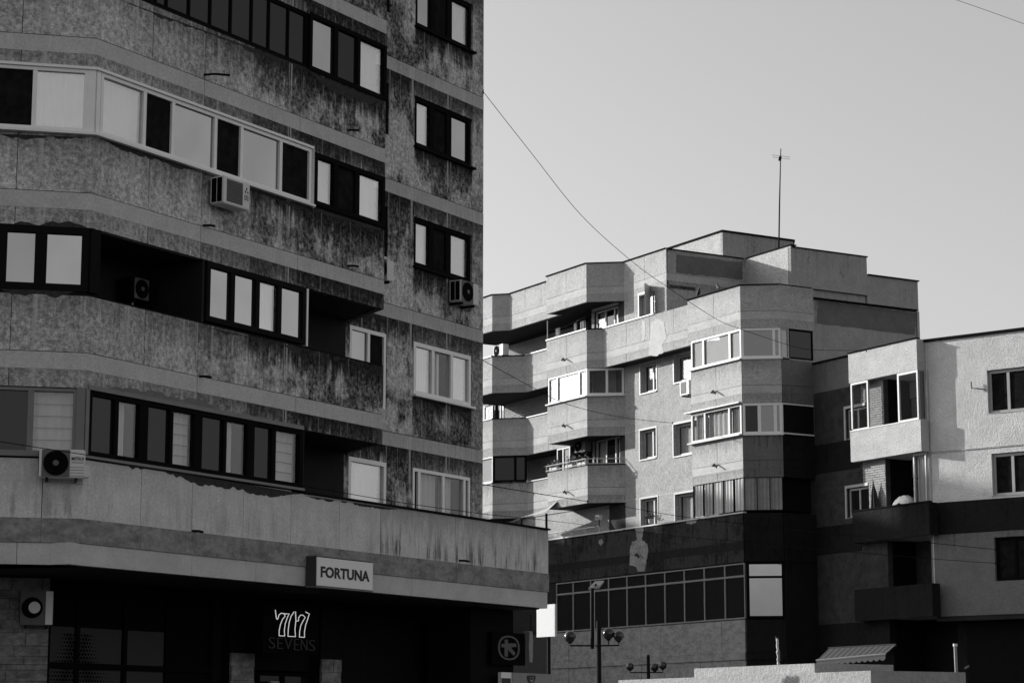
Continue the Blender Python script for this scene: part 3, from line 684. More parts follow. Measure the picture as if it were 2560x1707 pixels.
# air conditioners
n_ = .36; a0, zt = L1.hit(559, 438, n_); a1, zb = L1.hit(624, 527, n_)
ac = air_con('boxy white air conditioner with a square grille under the white balcony windows', L1, a0, a1, zb, zt, .06, n_, False, 'sq')
lx = a1 - (a1-a0)*.13; lz = zb + (zt-zb)*.66
m = MB()
for dx, dz in ((0, .05), (-.035, -.01), (.035, -.01)):
    b_ = len(m.V)
    for q in ((0, .035), (.02, 0), (0, -.035), (-.02, 0)): m.pt(L1.w(lx + dx + q[0], lz + dz + q[1], n_ + .004))
    m.F.append((b_, b_+1, b_+2, b_+3))
m.build('emblem', 'ink', ac)
m = MB()
for i in range(3): m.box(L1, lx - .06, lx + .06, lz - .09 - .035*i, lz - .07 - .035*i, n_, n_ + .003)
m.build('lettering', 'grille', ac)
n_ = .34; a0, zt = L0.hit(99, 1121, n_); a1, zb = L0.hit(212, 1194, n_)
ac = air_con('white air conditioner lettered MITSUI on the corner parapet', L0, a0, a1, zb, zt, .06, n_)
p0 = L0.hit(179, 1150, n_); p1 = L0.hit(209, 1142.5, n_); text('lettering', 'MITSUI', L0, p0[0], p1[0], p0[1], p1[1], n_ + .004, 'ink', ac, None, .003, .01)
m = MB(); zq = p0[1] - .03
m.box(L0, p0[0], p1[0], zq - .012, zq, n_, n_ + .003)
for i in range(7): m.box(L0, p0[0] - .02, p1[0] + .01, zq - .09 - i*.045, zq - .082 - i*.045, n_, n_ + .005)
m.build('ribs', 'grille', ac); box('valve_cover', L0, a1, a1 + .07, zb + .02, zb + .22, .1, n_ - .06, 'casing', ac)
a0, zt = L2.hit(966, 648, .42); a1, zb = L2.hit(985, 705, .42)
air_con('white air conditioner half hidden behind the edge of the balcony strip', L2, a1 - .75, a1, zb, zt, .12, .42, True)
a0, zt = L2.hit(1152, 698, .38); a1, zb = L2.hit(1197, 765, .38)
air_con('white air conditioner with a round fan under a black window of the recessed wall', L2, a0, a1, zb, zt, .08, .38, True)
n_ = .3; a0, zt = G0.hit(52, 1475, n_); a1, zb = G0.hit(132, 1562, n_)
ac = air_con('grey air conditioner with a pale fan hub on the rough stone wall under the overhang', G0, a0, a1, zb, zt, .06, n_, True, mat='grille')
box('end_panel', G0, a1 - .13, a1 - .01, zb + .01, zt - .01, n_, n_ + .01, 'casing', ac); nv = Vector((G0.n[0], G0.n[1], 0))
MB().lathe(G0.w(S(G0, 86, 1518, n_), Zp(G0, 86, 1518, n_), n_ + .04), [(.10, 0), (.10, .012)], 24, nv).build('hub_disc', 'casing', ac)
a0, zt = L2.hit(330, 690, .4); a1, zb = L2.hit(396, 760, .4)
air_con('dim air conditioner inside the dark open balcony', L2, a0, a1, zb, zt, .1, .4, True, mat='black')  # casing blackened to paint in the balcony's shade

# ================================================================== sunlit stepped apartment block (centre)
CF = Pl(at(1467, 883, 90), AZC)
CB = root('apartment_block', 'sunlit pale panel apartment block with stepped faceted balconies and a flat stepped roof', 'building', CF.w(3, 0, -6))
c = lambda s, n=0: CF.w(s, 0, n)
NB, NM, CHF = -1.2, -.5, .95                         # recessed wall, middle parapet line, run of a balcony chamfer
bayC_end = c(10.57); CH = Pl(bayC_end, AZC - 53); chE = CH.w(1.45, 0); D3 = Pl(chE, AZD); d3E = D3.w(1.54, 0)
LEFT = [c(-11), c(-7.75)]
pathT1 = [c(-11), c(-7.75), c(-7.2, -.55), c(-3.16, -.55), c(-3.16, 0), c(0, 0), c(CHF, NB), c(4.04, NB)]
pathT2 = [c(-11), c(-7.75), c(-6.75, -1.12), c(-3.16, -1.12), c(-3.16, 0), c(0, 0), c(.5, NM), c(7.2, NM), c(7.2, 0), c(10.57), chE, d3E]
pathB = [c(-11), c(-7.7), c(-6.65, -1.12), c(-3.10, -1.12), c(-3.10, 0), c(0, 0), c(CHF, NB)]
pathC = [c(7.35, NB), c(7.35, 0), c(10.57), chE, d3E]
def back_of(path, n=-1.35): return path
def tier(path, zt, zj, zb, counts, stain=.5, shade_mats={}):  # last argument: darker materials that paint shade on chosen faces
    ms = lambda a: [shade_mats.get(i, a) for i in range(len(path)-1)]
    strip_panels(path, .12, zj + .006, zt, 'cpan', CB, 'parapet_panel', counts, .02, stain, matseg=ms('cpan'))
    strip_panels(path, .124, zj - .30, zj - .006, 'cband', CB, 'smooth_band', [1]*(len(path)-1), .02, stain, matseg=ms('cband'))
    strip_panels(path, .12, zb, zj - .304, 'cpan', CB, 'lower_panel', counts, .02, stain, matseg=ms('cpan'))
    strip_one(inset(path, .04), .05, zb + .02, zt - .02, 'joint', CB, 'joint_backing')
T = [(20.71, 19.74, 19.12), (17.96, 17.0, 16.37), (15.2, 14.25, 13.6), (12.4, 11.5, 10.88)]
tier(pathT1, *T[0], [2, 1, 3, 1, 2, 1, 2], .25)
tier(pathT2, *T[1], [2, 1, 2, 1, 2, 1, 4, 1, 2, 1, 1], .45)
tier(pathB, *T[2], [2, 1, 2, 1, 2, 1], .6); tier(pathC, *T[2], [1, 2, 1, 1], .7, {3: 'flow'})  # gap-side face darkened in place of shade
tier(pathB, *T[3], [2, 1, 2, 1, 2, 1], .8); tier(pathC, *T[3], [1, 2, 1, 1], .9, {2: 'flow', 3: 'fdark'})  # lower chamfer and gap-side face darkened further in place of shade
# copings: dark tin on the roof line, white rails below
def shift(path, pl, k): return [p + Vector((pl.n[0], pl.n[1], 0)) * k for p in path]
strip_one(shift(pathT1, CF, .05), .3, T[0][0] + .003, T[0][0] + .045, 'coping', CB, 'roof_coping')
strip_one(shift(pathT2[7:], CF, .05), .3, T[1][0] + .003, T[1][0] + .045, 'coping', CB, 'roof_coping')
for a, b in ((0, 2), (2, 7)): pass
strip_one(shift(pathT2[:2], CF, .05), .2, T[1][0] + .004, T[1][0] + .06, 'rail', CB, 'parapet_rail')
strip_one(shift(pathT2[2:4], CF, .05), .2, T[1][0] + .004, T[1][0] + .06, 'rail', CB, 'parapet_rail')
strip_one(shift(pathT2[4:6], CF, .05), .2, T[1][0] + .004, T[1][0] + .06, 'rail', CB, 'parapet_rail')
strip_one([p + Vector((CF.n[0], CF.n[1], 0)) * .05 for p in (c(.5, NM), c(4.2, NM))], .2, T[1][0] + .004, T[1][0] + .05, 'rail', CB, 'parapet_rail')
strip_one(shift(pathT2[5:7], CF, .04), .2, T[1][0] + .002, T[1][0] + .045, 'coping', CB, 'parapet_coping')
strip_one(shift(pathT2[1:3], CF, .04), .2, T[1][0] + .002, T[1][0] + .045, 'coping', CB, 'parapet_coping')
for t_ in (2, 3):
    strip_one(shift(pathB[:2], CF, .05), .2, T[t_][0] + .004, T[t_][0] + .05, 'rail', CB, 'parapet_rail')
    strip_one(shift(pathB[2:4], CF, .05), .2, T[t_][0] + .004, T[t_][0] + .05, 'rail', CB, 'parapet_rail')
    strip_one(shift(pathB[1:3], CF, .04), .2, T[t_][0] + .002, T[t_][0] + .04, 'coping', CB, 'parapet_coping')
    strip_one(shift(pathB[5:7], CF, .04), .2, T[t_][0] + .002, T[t_][0] + .04, 'coping', CB, 'parapet_coping')
# slabs under each tier
for (zt, zj, zb), pa in ((T[0], pathT1), (T[1], pathT2[:8]), (T[2], pathB), (T[3], pathB)):
    pts = list(pa) + [c(pa[-1] and (pa[-1] - CF.w(0, 0)).dot(Vector((CF.d[0], CF.d[1], 0))), -2.6), c(-11, -2.6)]
    ins = [Vector(p) - Vector((CF.n[0], CF.n[1], 0)) * .13 for p in pts[:-2]] + pts[-2:]
    slab('balcony_slab', ins, zb + .012, zb + .16, 'soffit', CB)
for zt, zj, zb in T[1:]:
    slab('balcony_slab', [c(7.5, -.13), c(10.5, -.13), CH.w(1.4, 0, -.14), D3.w(1.5, 0, -.14), D3.w(1.5, 0, -2), c(7.5, -2)], zb + .012, zb + .16, 'soffit', CB)
# roofs
D1 = Pl(c(4.04, NB), AZD); C2 = Pl(D1.w(3.86, 0), AZC); D2 = Pl(C2.w(3.05, 0), AZD)
slab('roof', [c(-11, -1.3), c(4.0, -1.3), D1.w(3.86, 0, -.1), C2.w(3.0, 0, -.15), D2.w(3.8, 0, -.15), D2.w(3.8, 0, -9), c(-11, -12)], 20.45, 20.60, 'roof', CB)
slab('roof', [c(.6, -.7), c(7.3, -.7), c(7.4, -.15), c(10.5, -.15), CH.w(1.4, 0, -.15), D3.w(1.5, 0, -.15), D3.w(1.5, 0, -6), c(.6, -6)], 17.72, 17.85, 'roof', CB)
# recessed wall: plain with deep openings right of bay, dark brick behind the loggias
bk = CF.off(NB); rv = .28
def op(x0, y0, x1, y1, pl=bk): 
    a = pl.hit(x0, y0); b = pl.hit(x1, y1); return (a[0], b[0], b[1], a[1])
wins = [op(1601, 912, 1638, 976), op(1685, 890, 1731, 957), op(1600, 1077, 1640, 1142), op(1684, 1062, 1733, 1132), op(1602, 1248, 1645, 1316), op(1688, 1236, 1738, 1306)]
wins = [(a, max(b, a + 1.15), zc_, zd_) for a, b, zc_, zd_ in wins]
wins[1] = (wins[1][0], 7.3, 15.25, wins[1][3]); wins[3] = (wins[3][0], 7.3, wins[3][2], wins[3][3]); wins[5] = (wins[5][0], 7.3, wins[5][2], wins[5][3])
fl = [(13.68, 16.95), (10.94, 13.68), (9.45, 10.94)]
for i, (za, zb_) in enumerate(fl):
    wall_open('wall_panel', bk, CHF, 7.42, za + .006, zb_ - .006, [w_ for w_ in wins if w_[2] < zb_ and w_[3] > za], rv, 'cwall', CB, stain=.35)
    if i: box('joint_strip', bk, CHF, 7.42, zb_ - .02, zb_ + .02, -.05, .008, 'cband', CB, stain=0)
top_w = op(1598, 738, 1628, 800)
wall_open('wall_panel', bk, CHF + .02, 4.03, 17.7, 19.11, [(top_w[0], top_w[1] + .3, 17.75, top_w[3])], rv, 'cwall', CB, stain=.2)
for w_ in wins + [(top_w[0], top_w[1] + .3, 17.75, top_w[3])]:
    a, b, z0, z1 = w_
    window(CB, bk, a + .01, b - .01, z0 + .02, z1 - .02, [a + (b-a)*.58], 'ww', 'pvc', .07, .08, -.17, .07, sill=.02)
    m = MB(); m.box(bk, a - .07, a - .002, z0 - .05, z1 + .07, .002, .02); m.box(bk, a - .0, b, z1 + .002, z1 + .07, .002, .018); m.box(bk, a, b, z0 - .06, z0 - .004, .002, .05)
    m.box(bk, b + .002, b + .06, z0 - .05, z1 + .07, .002, .02)
    m.build('window_surround', 'pvc', CB)
box('open_shutter', Pl(bk.w(top_w[0] + .75, 0, .0), AZC + 52), 0, .62, 17.95, top_w[3] + .25, -.03, .01, 'pvcs', CB)
sh = Pl(bk.w(top_w[0] + .75, 0, .0), AZC + 52); box('shutter_panel', sh, .04, .58, 18.0, top_w[3] + .2, .011, .02, 'sky2', CB)
# loggia back wall with doors and brick courses
lgw = CF.off(-2.3); SB = -1.5
bk_ops = [op(1487, 780, 1545, 830), op(1487, 1100, 1549, 1165)]; lg_ops = [op(1214, 1012, 1258, 1060, lgw), op(1214, 1175, 1258, 1215, lgw)]
bk_ops = [(max(a, SB + .15), b, z0 - .3, z1) for a, b, z0, z1 in bk_ops]; lg_ops = [(a - .3, b, z0 - .3, z1) for a, b, z0, z1 in lg_ops]
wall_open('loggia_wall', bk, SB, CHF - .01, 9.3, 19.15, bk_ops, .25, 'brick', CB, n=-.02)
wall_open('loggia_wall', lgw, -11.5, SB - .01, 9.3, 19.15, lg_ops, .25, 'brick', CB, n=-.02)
box('loggia_return', CF, SB - .005, SB + .1, 9.3, 19.1, -2.31, NB - .28, 'brick', CB)
rb = random.Random(2)
def cbricks(pl, a0, a1, ops):
    m = brick_rows(MB(), pl, a0, a1, 10.95, 19.0, ops, [], 2)
    m.build('brick_courses', 'brickl', CB, kind='stuff')
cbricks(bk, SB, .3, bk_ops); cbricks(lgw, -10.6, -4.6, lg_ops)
for pl, ops in ((bk, bk_ops), (lgw, lg_ops)):
    for a, b, z0, z1 in ops:
        window(CB, pl, a + .02, b - .02, z0, z1 - .02, [a + (b-a)*.42, a + (b-a)*.8], 'wgw', 'pvc', .07, .08, -.06, .07)
        box('door_hood', pl, a - .05, b + .05, z1 + .01, z1 + .1, -.01, .12, 'pvcs', CB)
wall_open('terrace_wall', bk, -11, -.25, 9.3, 10.87, [], .2, 'cwall', CB, n=.03, stain=.6)
# the core behind everything
slab('interior_wall', [c(-11, -2.7), c(SB + .2, -2.7), c(SB + .3, NB - .6), c(7.4, NB - .6), c(8.6, -1.3), CH.w(1.0, 0, -1.0), D3.w(1.3, 0, -1.2), D3.w(1.3, 0, -10), c(-11, -11)], 0, 17.7, 'dark', CB)
slab('interior_wall', [c(-11, -2.7), c(SB + .2, -2.7), c(SB + .3, NB - .6), c(3.9, NB - .6), D1.w(3.7, 0, -.3), C2.w(-.3, 0, -.3), D2.w(.3, 0, -.4), D2.w(3.7, 0, -.4), D2.w(3.7, 0, -9), c(-11, -11)], 17.705, 20.4, 'dark', CB)
slab('interior_wall', [D2.w(3.71, 0, -.4), D2.w(6.4, 0, -.4), D2.w(6.4, 0, -9), D2.w(3.71, 0, -9)], 17.705, 19.7, 'dark', CB)
slab('roof', [D2.w(3.84, 0, -.2), D2.w(6.45, 0, -.2), D2.w(6.45, 0, -9), D2.w(3.84, 0, -9)], 19.72, 19.8, 'roof', CB)
# set-back top storey
def facew(pl, s0, s1, z0, z1, zj, stain=.4, m1='cpan', th=.2):
    box('wall_panel', pl, s0, s1, zj + .006, z1, -th, 0, m1, CB, stain=stain)
    box('smooth_band', pl, s0, s1, zj - .3, zj - .006, -th, .003, 'cband', CB, stain=stain); box('lower_panel', pl, s0, s1, z0, zj - .304, -th, 0, m1, CB, stain=stain)
facew(D1, .005, 3.86, 17.6, 20.69, 19.74, .9)
facew(C2, .0, 3.05 - .005, 17.6, 20.69, 17.0 + .95, .2)
box('wall_panel', D2, 0, 3.82, 19.07, 20.62, -.2, 0, 'gable', CB, stain=.4); box('smooth_band', D2, .9, 3.8, 18.74, 19.06, -.3, -.12, 'gable', CB, stain=0)
box('wall_panel', D2, 3.83, 6.48, 18.73, 19.9, -.2, -.03, 'gable', CB, stain=.3); box('wall_panel', D2, -.2, 6.42, 9, 18.68, -.35, -.14, 'gable', CB, stain=.8)
box('edge_coping', D2, .95, 6.44, 18.685, 18.728, -.3, .03, 'coping', CB)
for pl, a, b, z in ((D1, .06, 3.8, 20.695), (C2, .05, 3.1, 20.695), (D2, .06, 3.86, 20.625), (D2, 3.87, 6.52, 19.905)):
    box('roof_coping', pl, a, b, z, z + .045, -.26, .04, 'coping', CB)
box('downpipe', D2, 6.5, 6.62, 9, 18.7, -.4, -.15, 'cband', CB)
# penthouse
D4 = D1.off(-2.0); P4 = Pl(D4.w(4.22, 0), AZC)
box('penthouse_wall', D4, 4.22, 7.89, 20.3, 22.27, -.2, 0, 'gable', CB, stain=.2); box('penthouse_wall', P4, -7, -.005, 20.3, 22.27, -.2, 0, 'cpan', CB, stain=.1)
slab('penthouse_roof', [D4.w(4.17, 0, .05), D4.w(7.95, 0, .05), D4.w(8.4, 0, -.6), D4.w(8.4, 0, -5), P4.w(-7, 0, .05)], 22.275, 22.35, 'coping', CB)
poly('plaster_patch', D1, ragged([(1669, 628), (1686, 632), (1689, 650), (1687, 668), (1684, 684), (1669, 684)], 1.2, 4, 1), .001, .006, 'gable', CB)
poly('dark_repaint', D2, ragged([(2046, 752), (2290, 783), (2288, 838), (2042, 808)], 2, 9, 2), -.139, -.132, 'dpatch', CB)
poly('dark_repaint', D1, ragged([(1690, 636), (1856, 656), (1856, 700), (1690, 682)], 2, 8, 6), .001, .005, 'dpatch', CB, stain=.2)
mp = CF.off(NM)
poly('plaster_patch', mp, ragged([(1628, 806), (1645, 796), (1660, 806), (1664, 830), (1667, 842), (1655, 862), (1660, 880), (1640, 890), (1622, 888), (1624, 850)], 2, 5, 3), .001, .008, 'patch', CB)
poly('plaster_patch', mp, ragged([(1604, 802), (1612, 800), (1614, 830), (1611, 852), (1604, 852)], 1, 4, 4), .001, .007, 'patch', CB)
# glazed bays
FR = 'pvc'
def gz(t_): return T[t_+1][0] + .055, T[t_][2] - .01
z0, z1 = gz(1)                                       # second storey
window(CB, CF, -3.05, -.01, z0, z1, [S(CF, 1392, 960), S(CF, 1447, 950)], 'bbb', FR, .08, .13, -.01, .08, sill=.12)
chB = Pl(c(0, 0), math.degrees(math.atan2((c(CHF, NB)-c(0, 0)).x, (c(CHF, NB)-c(0, 0)).y)) % 360); LB_ = (c(CHF, NB)-c(0, 0)).length
window(CB, chB, .01, LB_ - .02, z0, z1, [LB_*.53], 'cc', 'pvcl', .09, .1, -.01, .08, sill=.1)
window(CB, CF, 7.37, 10.56, z0, z1, [S(CF, 1757, 880), S(CF, 1823, 868)], 'bbb', FR, .08, .12, -.01, .08, sill=.12)
window(CB, CH, .02, 1.44, z0, z1, [1.2], 'tb', 'pvcl', .08, .1, -.01, .08, sill=.06)
box('spandrel_board', CH, 1.45, 1.46, z0, z1, -.2, -.02, 'pvc', CB)
window(CB, D3, .0, .38, z0, z1, [], 'b', 'pvc', .05, .05, -.01, .06); window(CB, D3, .40, 1.52, z0 + .02, z1, [], 'g', 'blackf', .05, .05, -.05, .06)
z0, z1 = gz(2)                                       # third storey
window(CB, CF, 7.37, 10.56, z0, z1, [S(CF, 1763, 1060), S(CF, 1824, 1050)], 'www', FR, .09, .1, .03, .1, sill=.16)
box('window_head_flashing', CF, 7.1, 10.6, z1 + .004, z1 + .05, -.05, .18, 'rail', CB)
window(CB, CH, .02, 1.44, z0, z1, [.62, 1.2], 'gtb', 'pvcl', .09, .12, -.01, .08, sill=.06)
window(CB, D3, .0, 1.52, z0, z1, [], 'g', 'pvcl', .05, .05, -.01, .06)
chA = Pl(c(-7.7, 0), math.degrees(math.atan2((c(-6.65, -1.12)-c(-7.7)).x, (c(-6.65, -1.12)-c(-7.7)).y)) % 360)
window(CB, CF, -11, -7.71, z0, z1, [-9.3], 'bb', 'pvcs', .07, .08, -.01, .08)
window(CB, chA, .01, 1.5, z0, z1, [1.0], 'gg', 'blackf', .08, .1, -.01, .08)
window(CB, CF.off(-1.12), -4.2, -3.15, z0, z1, [-3.72], 'gb', 'pvc', .06, .08, -.01, .06)
z0, z1 = 9.68, 10.86                                 # fourth storey: canvas enclosure
for i in range(5):
    a = 7.38 + i * .635; fb = curtain(CF, a + .02, a + .62, z0 + .02, z1, -.06, 'curt' if i != 1 else 'gcurt', CB, None, .02, 3, 'canvas_sheet')
    box('enclosure_post', CF, a - .015, a + .015, z0, z1, -.07, -.01, 'metal', CB)
for i in range(3):
    a = .03 + i * .46; curtain(CH, a + .01, a + .44, z0 + .02, z1, -.06, 'gcurt', CB, None, .02, 3, 'canvas_sheet'); box('enclosure_post', CH, a - .015, a + .015, z0, z1, -.07, -.01, 'metal', CB)
box('dark_opening', D3, .05, 1.5, z0, z1, -.4, -.3, 'dark', CB)
# shop parapet with shade in its near-black colour, shop windows, stone base
bandp = [c(-6.5), c(10.57), chE, D3.w(2.6, 0)]
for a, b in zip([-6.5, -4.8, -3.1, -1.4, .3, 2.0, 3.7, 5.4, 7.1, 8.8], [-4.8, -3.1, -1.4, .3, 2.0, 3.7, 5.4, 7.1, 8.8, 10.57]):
    box('parapet_panel', CF, a + .006, b - (.006 if b < 10 else .055), 8.575, 9.58, -.12, 0, 'cshade', CB, stain=.8)
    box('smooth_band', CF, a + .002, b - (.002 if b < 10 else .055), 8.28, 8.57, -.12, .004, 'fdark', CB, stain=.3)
    box('lintel_panel', CF, a + .004, b - (.004 if b < 10 else .055), 7.84, 8.275, -.12, 0, 'cshade', CB, stain=.8)
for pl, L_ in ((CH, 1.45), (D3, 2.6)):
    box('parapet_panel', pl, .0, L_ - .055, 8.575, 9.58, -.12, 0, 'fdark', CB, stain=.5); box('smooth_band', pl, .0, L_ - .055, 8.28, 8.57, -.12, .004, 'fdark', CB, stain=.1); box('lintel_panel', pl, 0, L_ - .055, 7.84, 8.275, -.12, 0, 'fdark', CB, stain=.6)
strip_one(shift(bandp[:2], CF, .05), .16, 9.585, 9.64, 'rail', CB, 'terrace_rail')
slab('terrace_slab', [c(-6.5, -.14), c(10.4, -.14), CH.w(1.3, 0, -.14), D3.w(2.5, 0, -.14), D3.w(2.5, 0, -4), c(-6.5, -5)], 8.2, 8.5, 'soffit', CB)
rr_ = root('terrace_railing', 'white tubular handrail on the shade-dark terrace parapet', 'railing', c(-2, .02) + Vector((0, 0, 9.64)))
sE = S(CF, 1498, 1318); m = MB()
m.tube([CF.w(-5.5, 9.87, .0), CF.w(sE, 9.87, .0)], .025, 8).build('top_rail', 'rail', rr_)
for i in range(8):
    a = sE - i * 1.05; MB().tube([CF.w(a, 9.60, 0), CF.w(a, 9.87, 0)], .018, 6).build('post', 'rail', rr_)
poly('plaster_patch', CF, ragged([(1588, 1316), (1609, 1316), (1605, 1350), (1618, 1358), (1621, 1375), (1616, 1400), (1612, 1427), (1594, 1428), (1590, 1416), (1575, 1412), (1574, 1375), (1580, 1354), (1592, 1350)], 1.5, 4, 5), .006, .012, 'cshop', CB)
poly('plaster_patch', CF, ragged([(1497, 1350), (1505, 1346), (1508, 1356), (1502, 1363), (1497, 1358)], .8, 3, 8), .006, .012, 'cshop', CB)
poly('plaster_patch', CF, ragged([(1714, 1300), (1742, 1296), (1740, 1306), (1728, 1310), (1716, 1308)], 1.2, 4, 9), .006, .012, 'cshop', CB)
cu_ = [S(CF, 1300 + x/3.5636, 1500) for x in (466, 622, 782, 946, 1112, 1284, 1458, 1636, 1820)]
window(CB, CF, S(CF, 1389, 1530), 10.5, 5.80, 7.80, cu_, 'gggggggggg', 'greyf', .05, .07, -.03, .08, transom=7.33, name='shop_window')
window(CB, CH, .06, 1.40, 5.80, 7.83, [], 'm', 'blackf', .09, .08, -.02, .08, transom=7.28, name='shop_window')
box('shop_wall', D3, .0, 2.5, 3.0, 7.83, -.3, -.02, 'fdark', CB, stain=.5)
cb_ = [S(CF, x, 1600) for x in (1374, 1422, 1466, 1510, 1556, 1603, 1651, 1700, 1751, 1805)] + [10.52]
for a, b in zip(cb_, cb_[1:]):
    box('stone_slab', CF, a + .008, b - .008, 4.60, 5.76, -.1, rb.uniform(0, .012), 'cshop', CB); box('stone_slab', CF, a + .008, b - .008, 3.30, 4.33, -.1, rb.uniform(0, .012), 'cshop', CB)
box('stone_ledge', CF, cb_[0], 10.55, 4.34, 4.59, -.1, .05, 'cshop', CB)
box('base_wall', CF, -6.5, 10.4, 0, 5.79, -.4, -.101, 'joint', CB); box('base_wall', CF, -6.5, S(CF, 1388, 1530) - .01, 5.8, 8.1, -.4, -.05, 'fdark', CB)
for z_a, z_b in ((4.6, 5.76), (3.3, 4.33)): box('stone_slab', CH, .02, 1.43, z_a, z_b, -.2, 0, 'fdark', CB, stain=.1)
box('stone_ledge', CH, .0, 1.44, 4.34, 4.59, -.2, .04, 'fdark', CB, stain=.0); box('base_wall', D3, 0, 2.5, 0, 2.99, -.3, -.02, 'dark', CB)
# spouts below the joints of the bays
for x, y in ((1413, 897), (1414, 1062), (1417, 1228), (1788, 978), (1791, 1161), (1597, 1385)):
    a, z = CF.hit(x, y); MB().tube([CF.w(a - .22, z - .03, .03), CF.w(a, z + .02, .10), CF.w(a + .28, z - .14, .2)], .03, 6).build('drain_spout', 'metal', CB)
# balcony guard rail, flower boxes, air conditioners, pigeons, aerial, awnings
gr = root('balcony_guard_rail', 'low white guard rail with flower boxes on the second open balcony from the roof', 'railing', c(-1.5, .1) + Vector((0, 0, 12.45)))
for zz in (12.46, 12.66): MB().tube([CF.w(-3.1, zz, .08), CF.w(0, zz, .08), c(CHF, NB) + Vector((0, 0, zz))], .022, 6).build('bar', 'rail', gr)
for a in (-3.05, -2.2, -1.4, -.7, -.02): MB().tube([CF.w(a, 12.42, .08), CF.w(a, 12.68, .08)], .018, 6).build('post', 'rail', gr)
for i, (a, lab) in enumerate(((-2.75, 'bushy flowering plant in a pale box at the brick end of the guard rail'), (-1.5, 'small flowering plant in a pale box in the middle of the guard rail'), (-.55, 'trailing plant in a pale box at the faceted corner of the guard rail'))):
    fb = root('flower_box', lab, 'flower box', CF.w(a, 12.47, -.12), 'flower boxes on the guard rail')
    box('box', CF, a - .28, a + .28, 12.45, 12.62, -.22, -.04, 'pot', fb)
    m = MB(); mp_ = MB(); rf = random.Random(i)
    for q in range(120 if i == 0 else 60):
        p = CF.w(a + rf.gauss(0, .2), 12.62 + abs(rf.gauss(.0, .17)), -.12 + rf.gauss(0, .08)); d1 = Vector((rf.uniform(-1, 1), rf.uniform(-1, 1), rf.uniform(-1, 1))).normalized(); d2 = d1.orthogonal() ; r_ = .05
        t_ = m if q % 3 else mp_; b_ = len(t_.V)
        for v in (d1*r_, d2*r_*.6, -d1*r_, -d2*r_*.6): t_.pt(p + v)
        t_.F.append((b_, b_+1, b_+2, b_+3))
    m.build('leaves', 'leaf', fb, kind='stuff'); mp_.build('petals', 'petal', fb, kind='stuff')
fb = root('potted_plant', 'small potted plant on the sill of the lowest window above the terrace parapet', 'plant', bk.w(*bk.hit(1633, 1308), .1))
pw_ = bk.hit(1633, 1308); MB().lathe(bk.w(pw_[0], pw_[1], .12), [(.08, 0), (.1, .16)], 12).build('pot', 'pot', fb); m = MB(); rf = random.Random(11)
for q in range(70):
    p = bk.w(pw_[0] + rf.gauss(0, .13), pw_[1] + .2 + abs(rf.gauss(0, .12)), .12 + rf.gauss(0, .08)); d1 = Vector((rf.uniform(-1, 1), rf.uniform(-1, 1), rf.uniform(-1, 1))).normalized(); d2 = d1.orthogonal(); b_ = len(m.V)
    for v in (d1*.05, d2*.03, -d1*.05, -d2*.03): m.pt(p + v)
    m.F.append((b_, b_+1, b_+2, b_+3))
m.build('leaves', 'leaf', fb, kind='stuff')
a0, zt = bk.hit(1696, 954, .55); a1, zb = bk.hit(1716, 985, .55)
air_con('sunlit white air conditioner on the speckled wall under a deep window', bk, a0, a1 + .1, zb, zt, .15, .5, True, 'sq')
p = CF.hit(1233, 872, -.3); air_con('white air conditioner standing behind the rail of the far open balcony', CF, p[0], p[0] + .85, 18.02, 18.52, -.6, -.3, False)
p = bk.hit(1434, 1105, .5); air_con('shaded air conditioner hung under the balcony above the flower boxes', bk, p[0], p[0] + .8, p[1] - .45, p[1] + .1, .15, .45, True, mat='grille')
ln_ = root('laundry_line', 'clothes line with hanging cloths in the dark loggia under the roof parapet', 'laundry', CF.w(-3.6, 18.9, -1.3))
MB().tube([CF.w(-5.2, 18.85, -1.3), CF.w(-3.9, 18.8, -1.3), CF.w(-1.6, 18.85, -1.0)], .006, 5).build('line', 'grille', ln_)
for a, w_, h_ in ((-4.45, .32, .75), (-3.0, .25, .5), (-2.5, .4, .65)): curtain(CF, a, a + w_, 18.82 - h_, 18.82, -1.25, 'curt', ln_, None, .03, 2, 'cloth')
ps_ = root('parasol_pole', 'bare white pole standing on the parapet rail under the roof parapet', 'pole', CF.w(S(CF, 1369, 840, -.1), 17.98, -.1))
MB().tube([CF.w(S(CF, 1369, 840, -.1), 17.9, -.1), CF.w(S(CF, 1369, 840, -.1), 18.85, -.1)], .022, 6).build('pole', 'rail', ps_)
def pigeon(lab, p, az):
    rt = root('pigeon', lab, 'bird', p, 'pigeons on the parapet'); d = Vector((math.sin(R(az)), math.cos(R(az)), 0)); up = Vector((0, 0, 1))
    pts = [p + d*-.24 + up*.05, p + d*-.14 + up*.09, p + d*-.06 + up*.12, p + d*.03 + up*.17, p + d*.08 + up*.23, p + d*.10 + up*.28, p + d*.125 + up*.305, p + d*.15 + up*.30, p + d*.185 + up*.29]
    MB().tube(pts, [.012, .04, .07, .075, .05, .032, .034, .022, .004], 10).build('body', 'feather', rt, smooth=True)
    for k in (-.02, .02): MB().tube([p + Vector((k, k, 0)), p + Vector((k, k, .1))], .006, 5).build('leg', 'feather', rt)
pigeon('pigeon perched on the stepped parapet near the wire', CF.w(S(CF, 1742, 742), T[1][0] + .06, -.08), 20 + AZC)
pigeon('pigeon perched higher along the stepped parapet by the panel joint', CF.w(S(CF, 1791, 727), T[1][0] + .06, -.08), 200 + AZC)
an = root('roof_aerial', 'tall thin aerial mast with a small loop on the stepped roof', 'antenna', at(1946, 645, 91))
b0, b1 = at(1945.5, 650, 91), at(1952, 372, 91)
MB().tube([b0 - Vector((0, 0, .6)), b0.lerp(b1, .5), b1], [.035, .03, .018], 6).build('mast', 'metal', an)
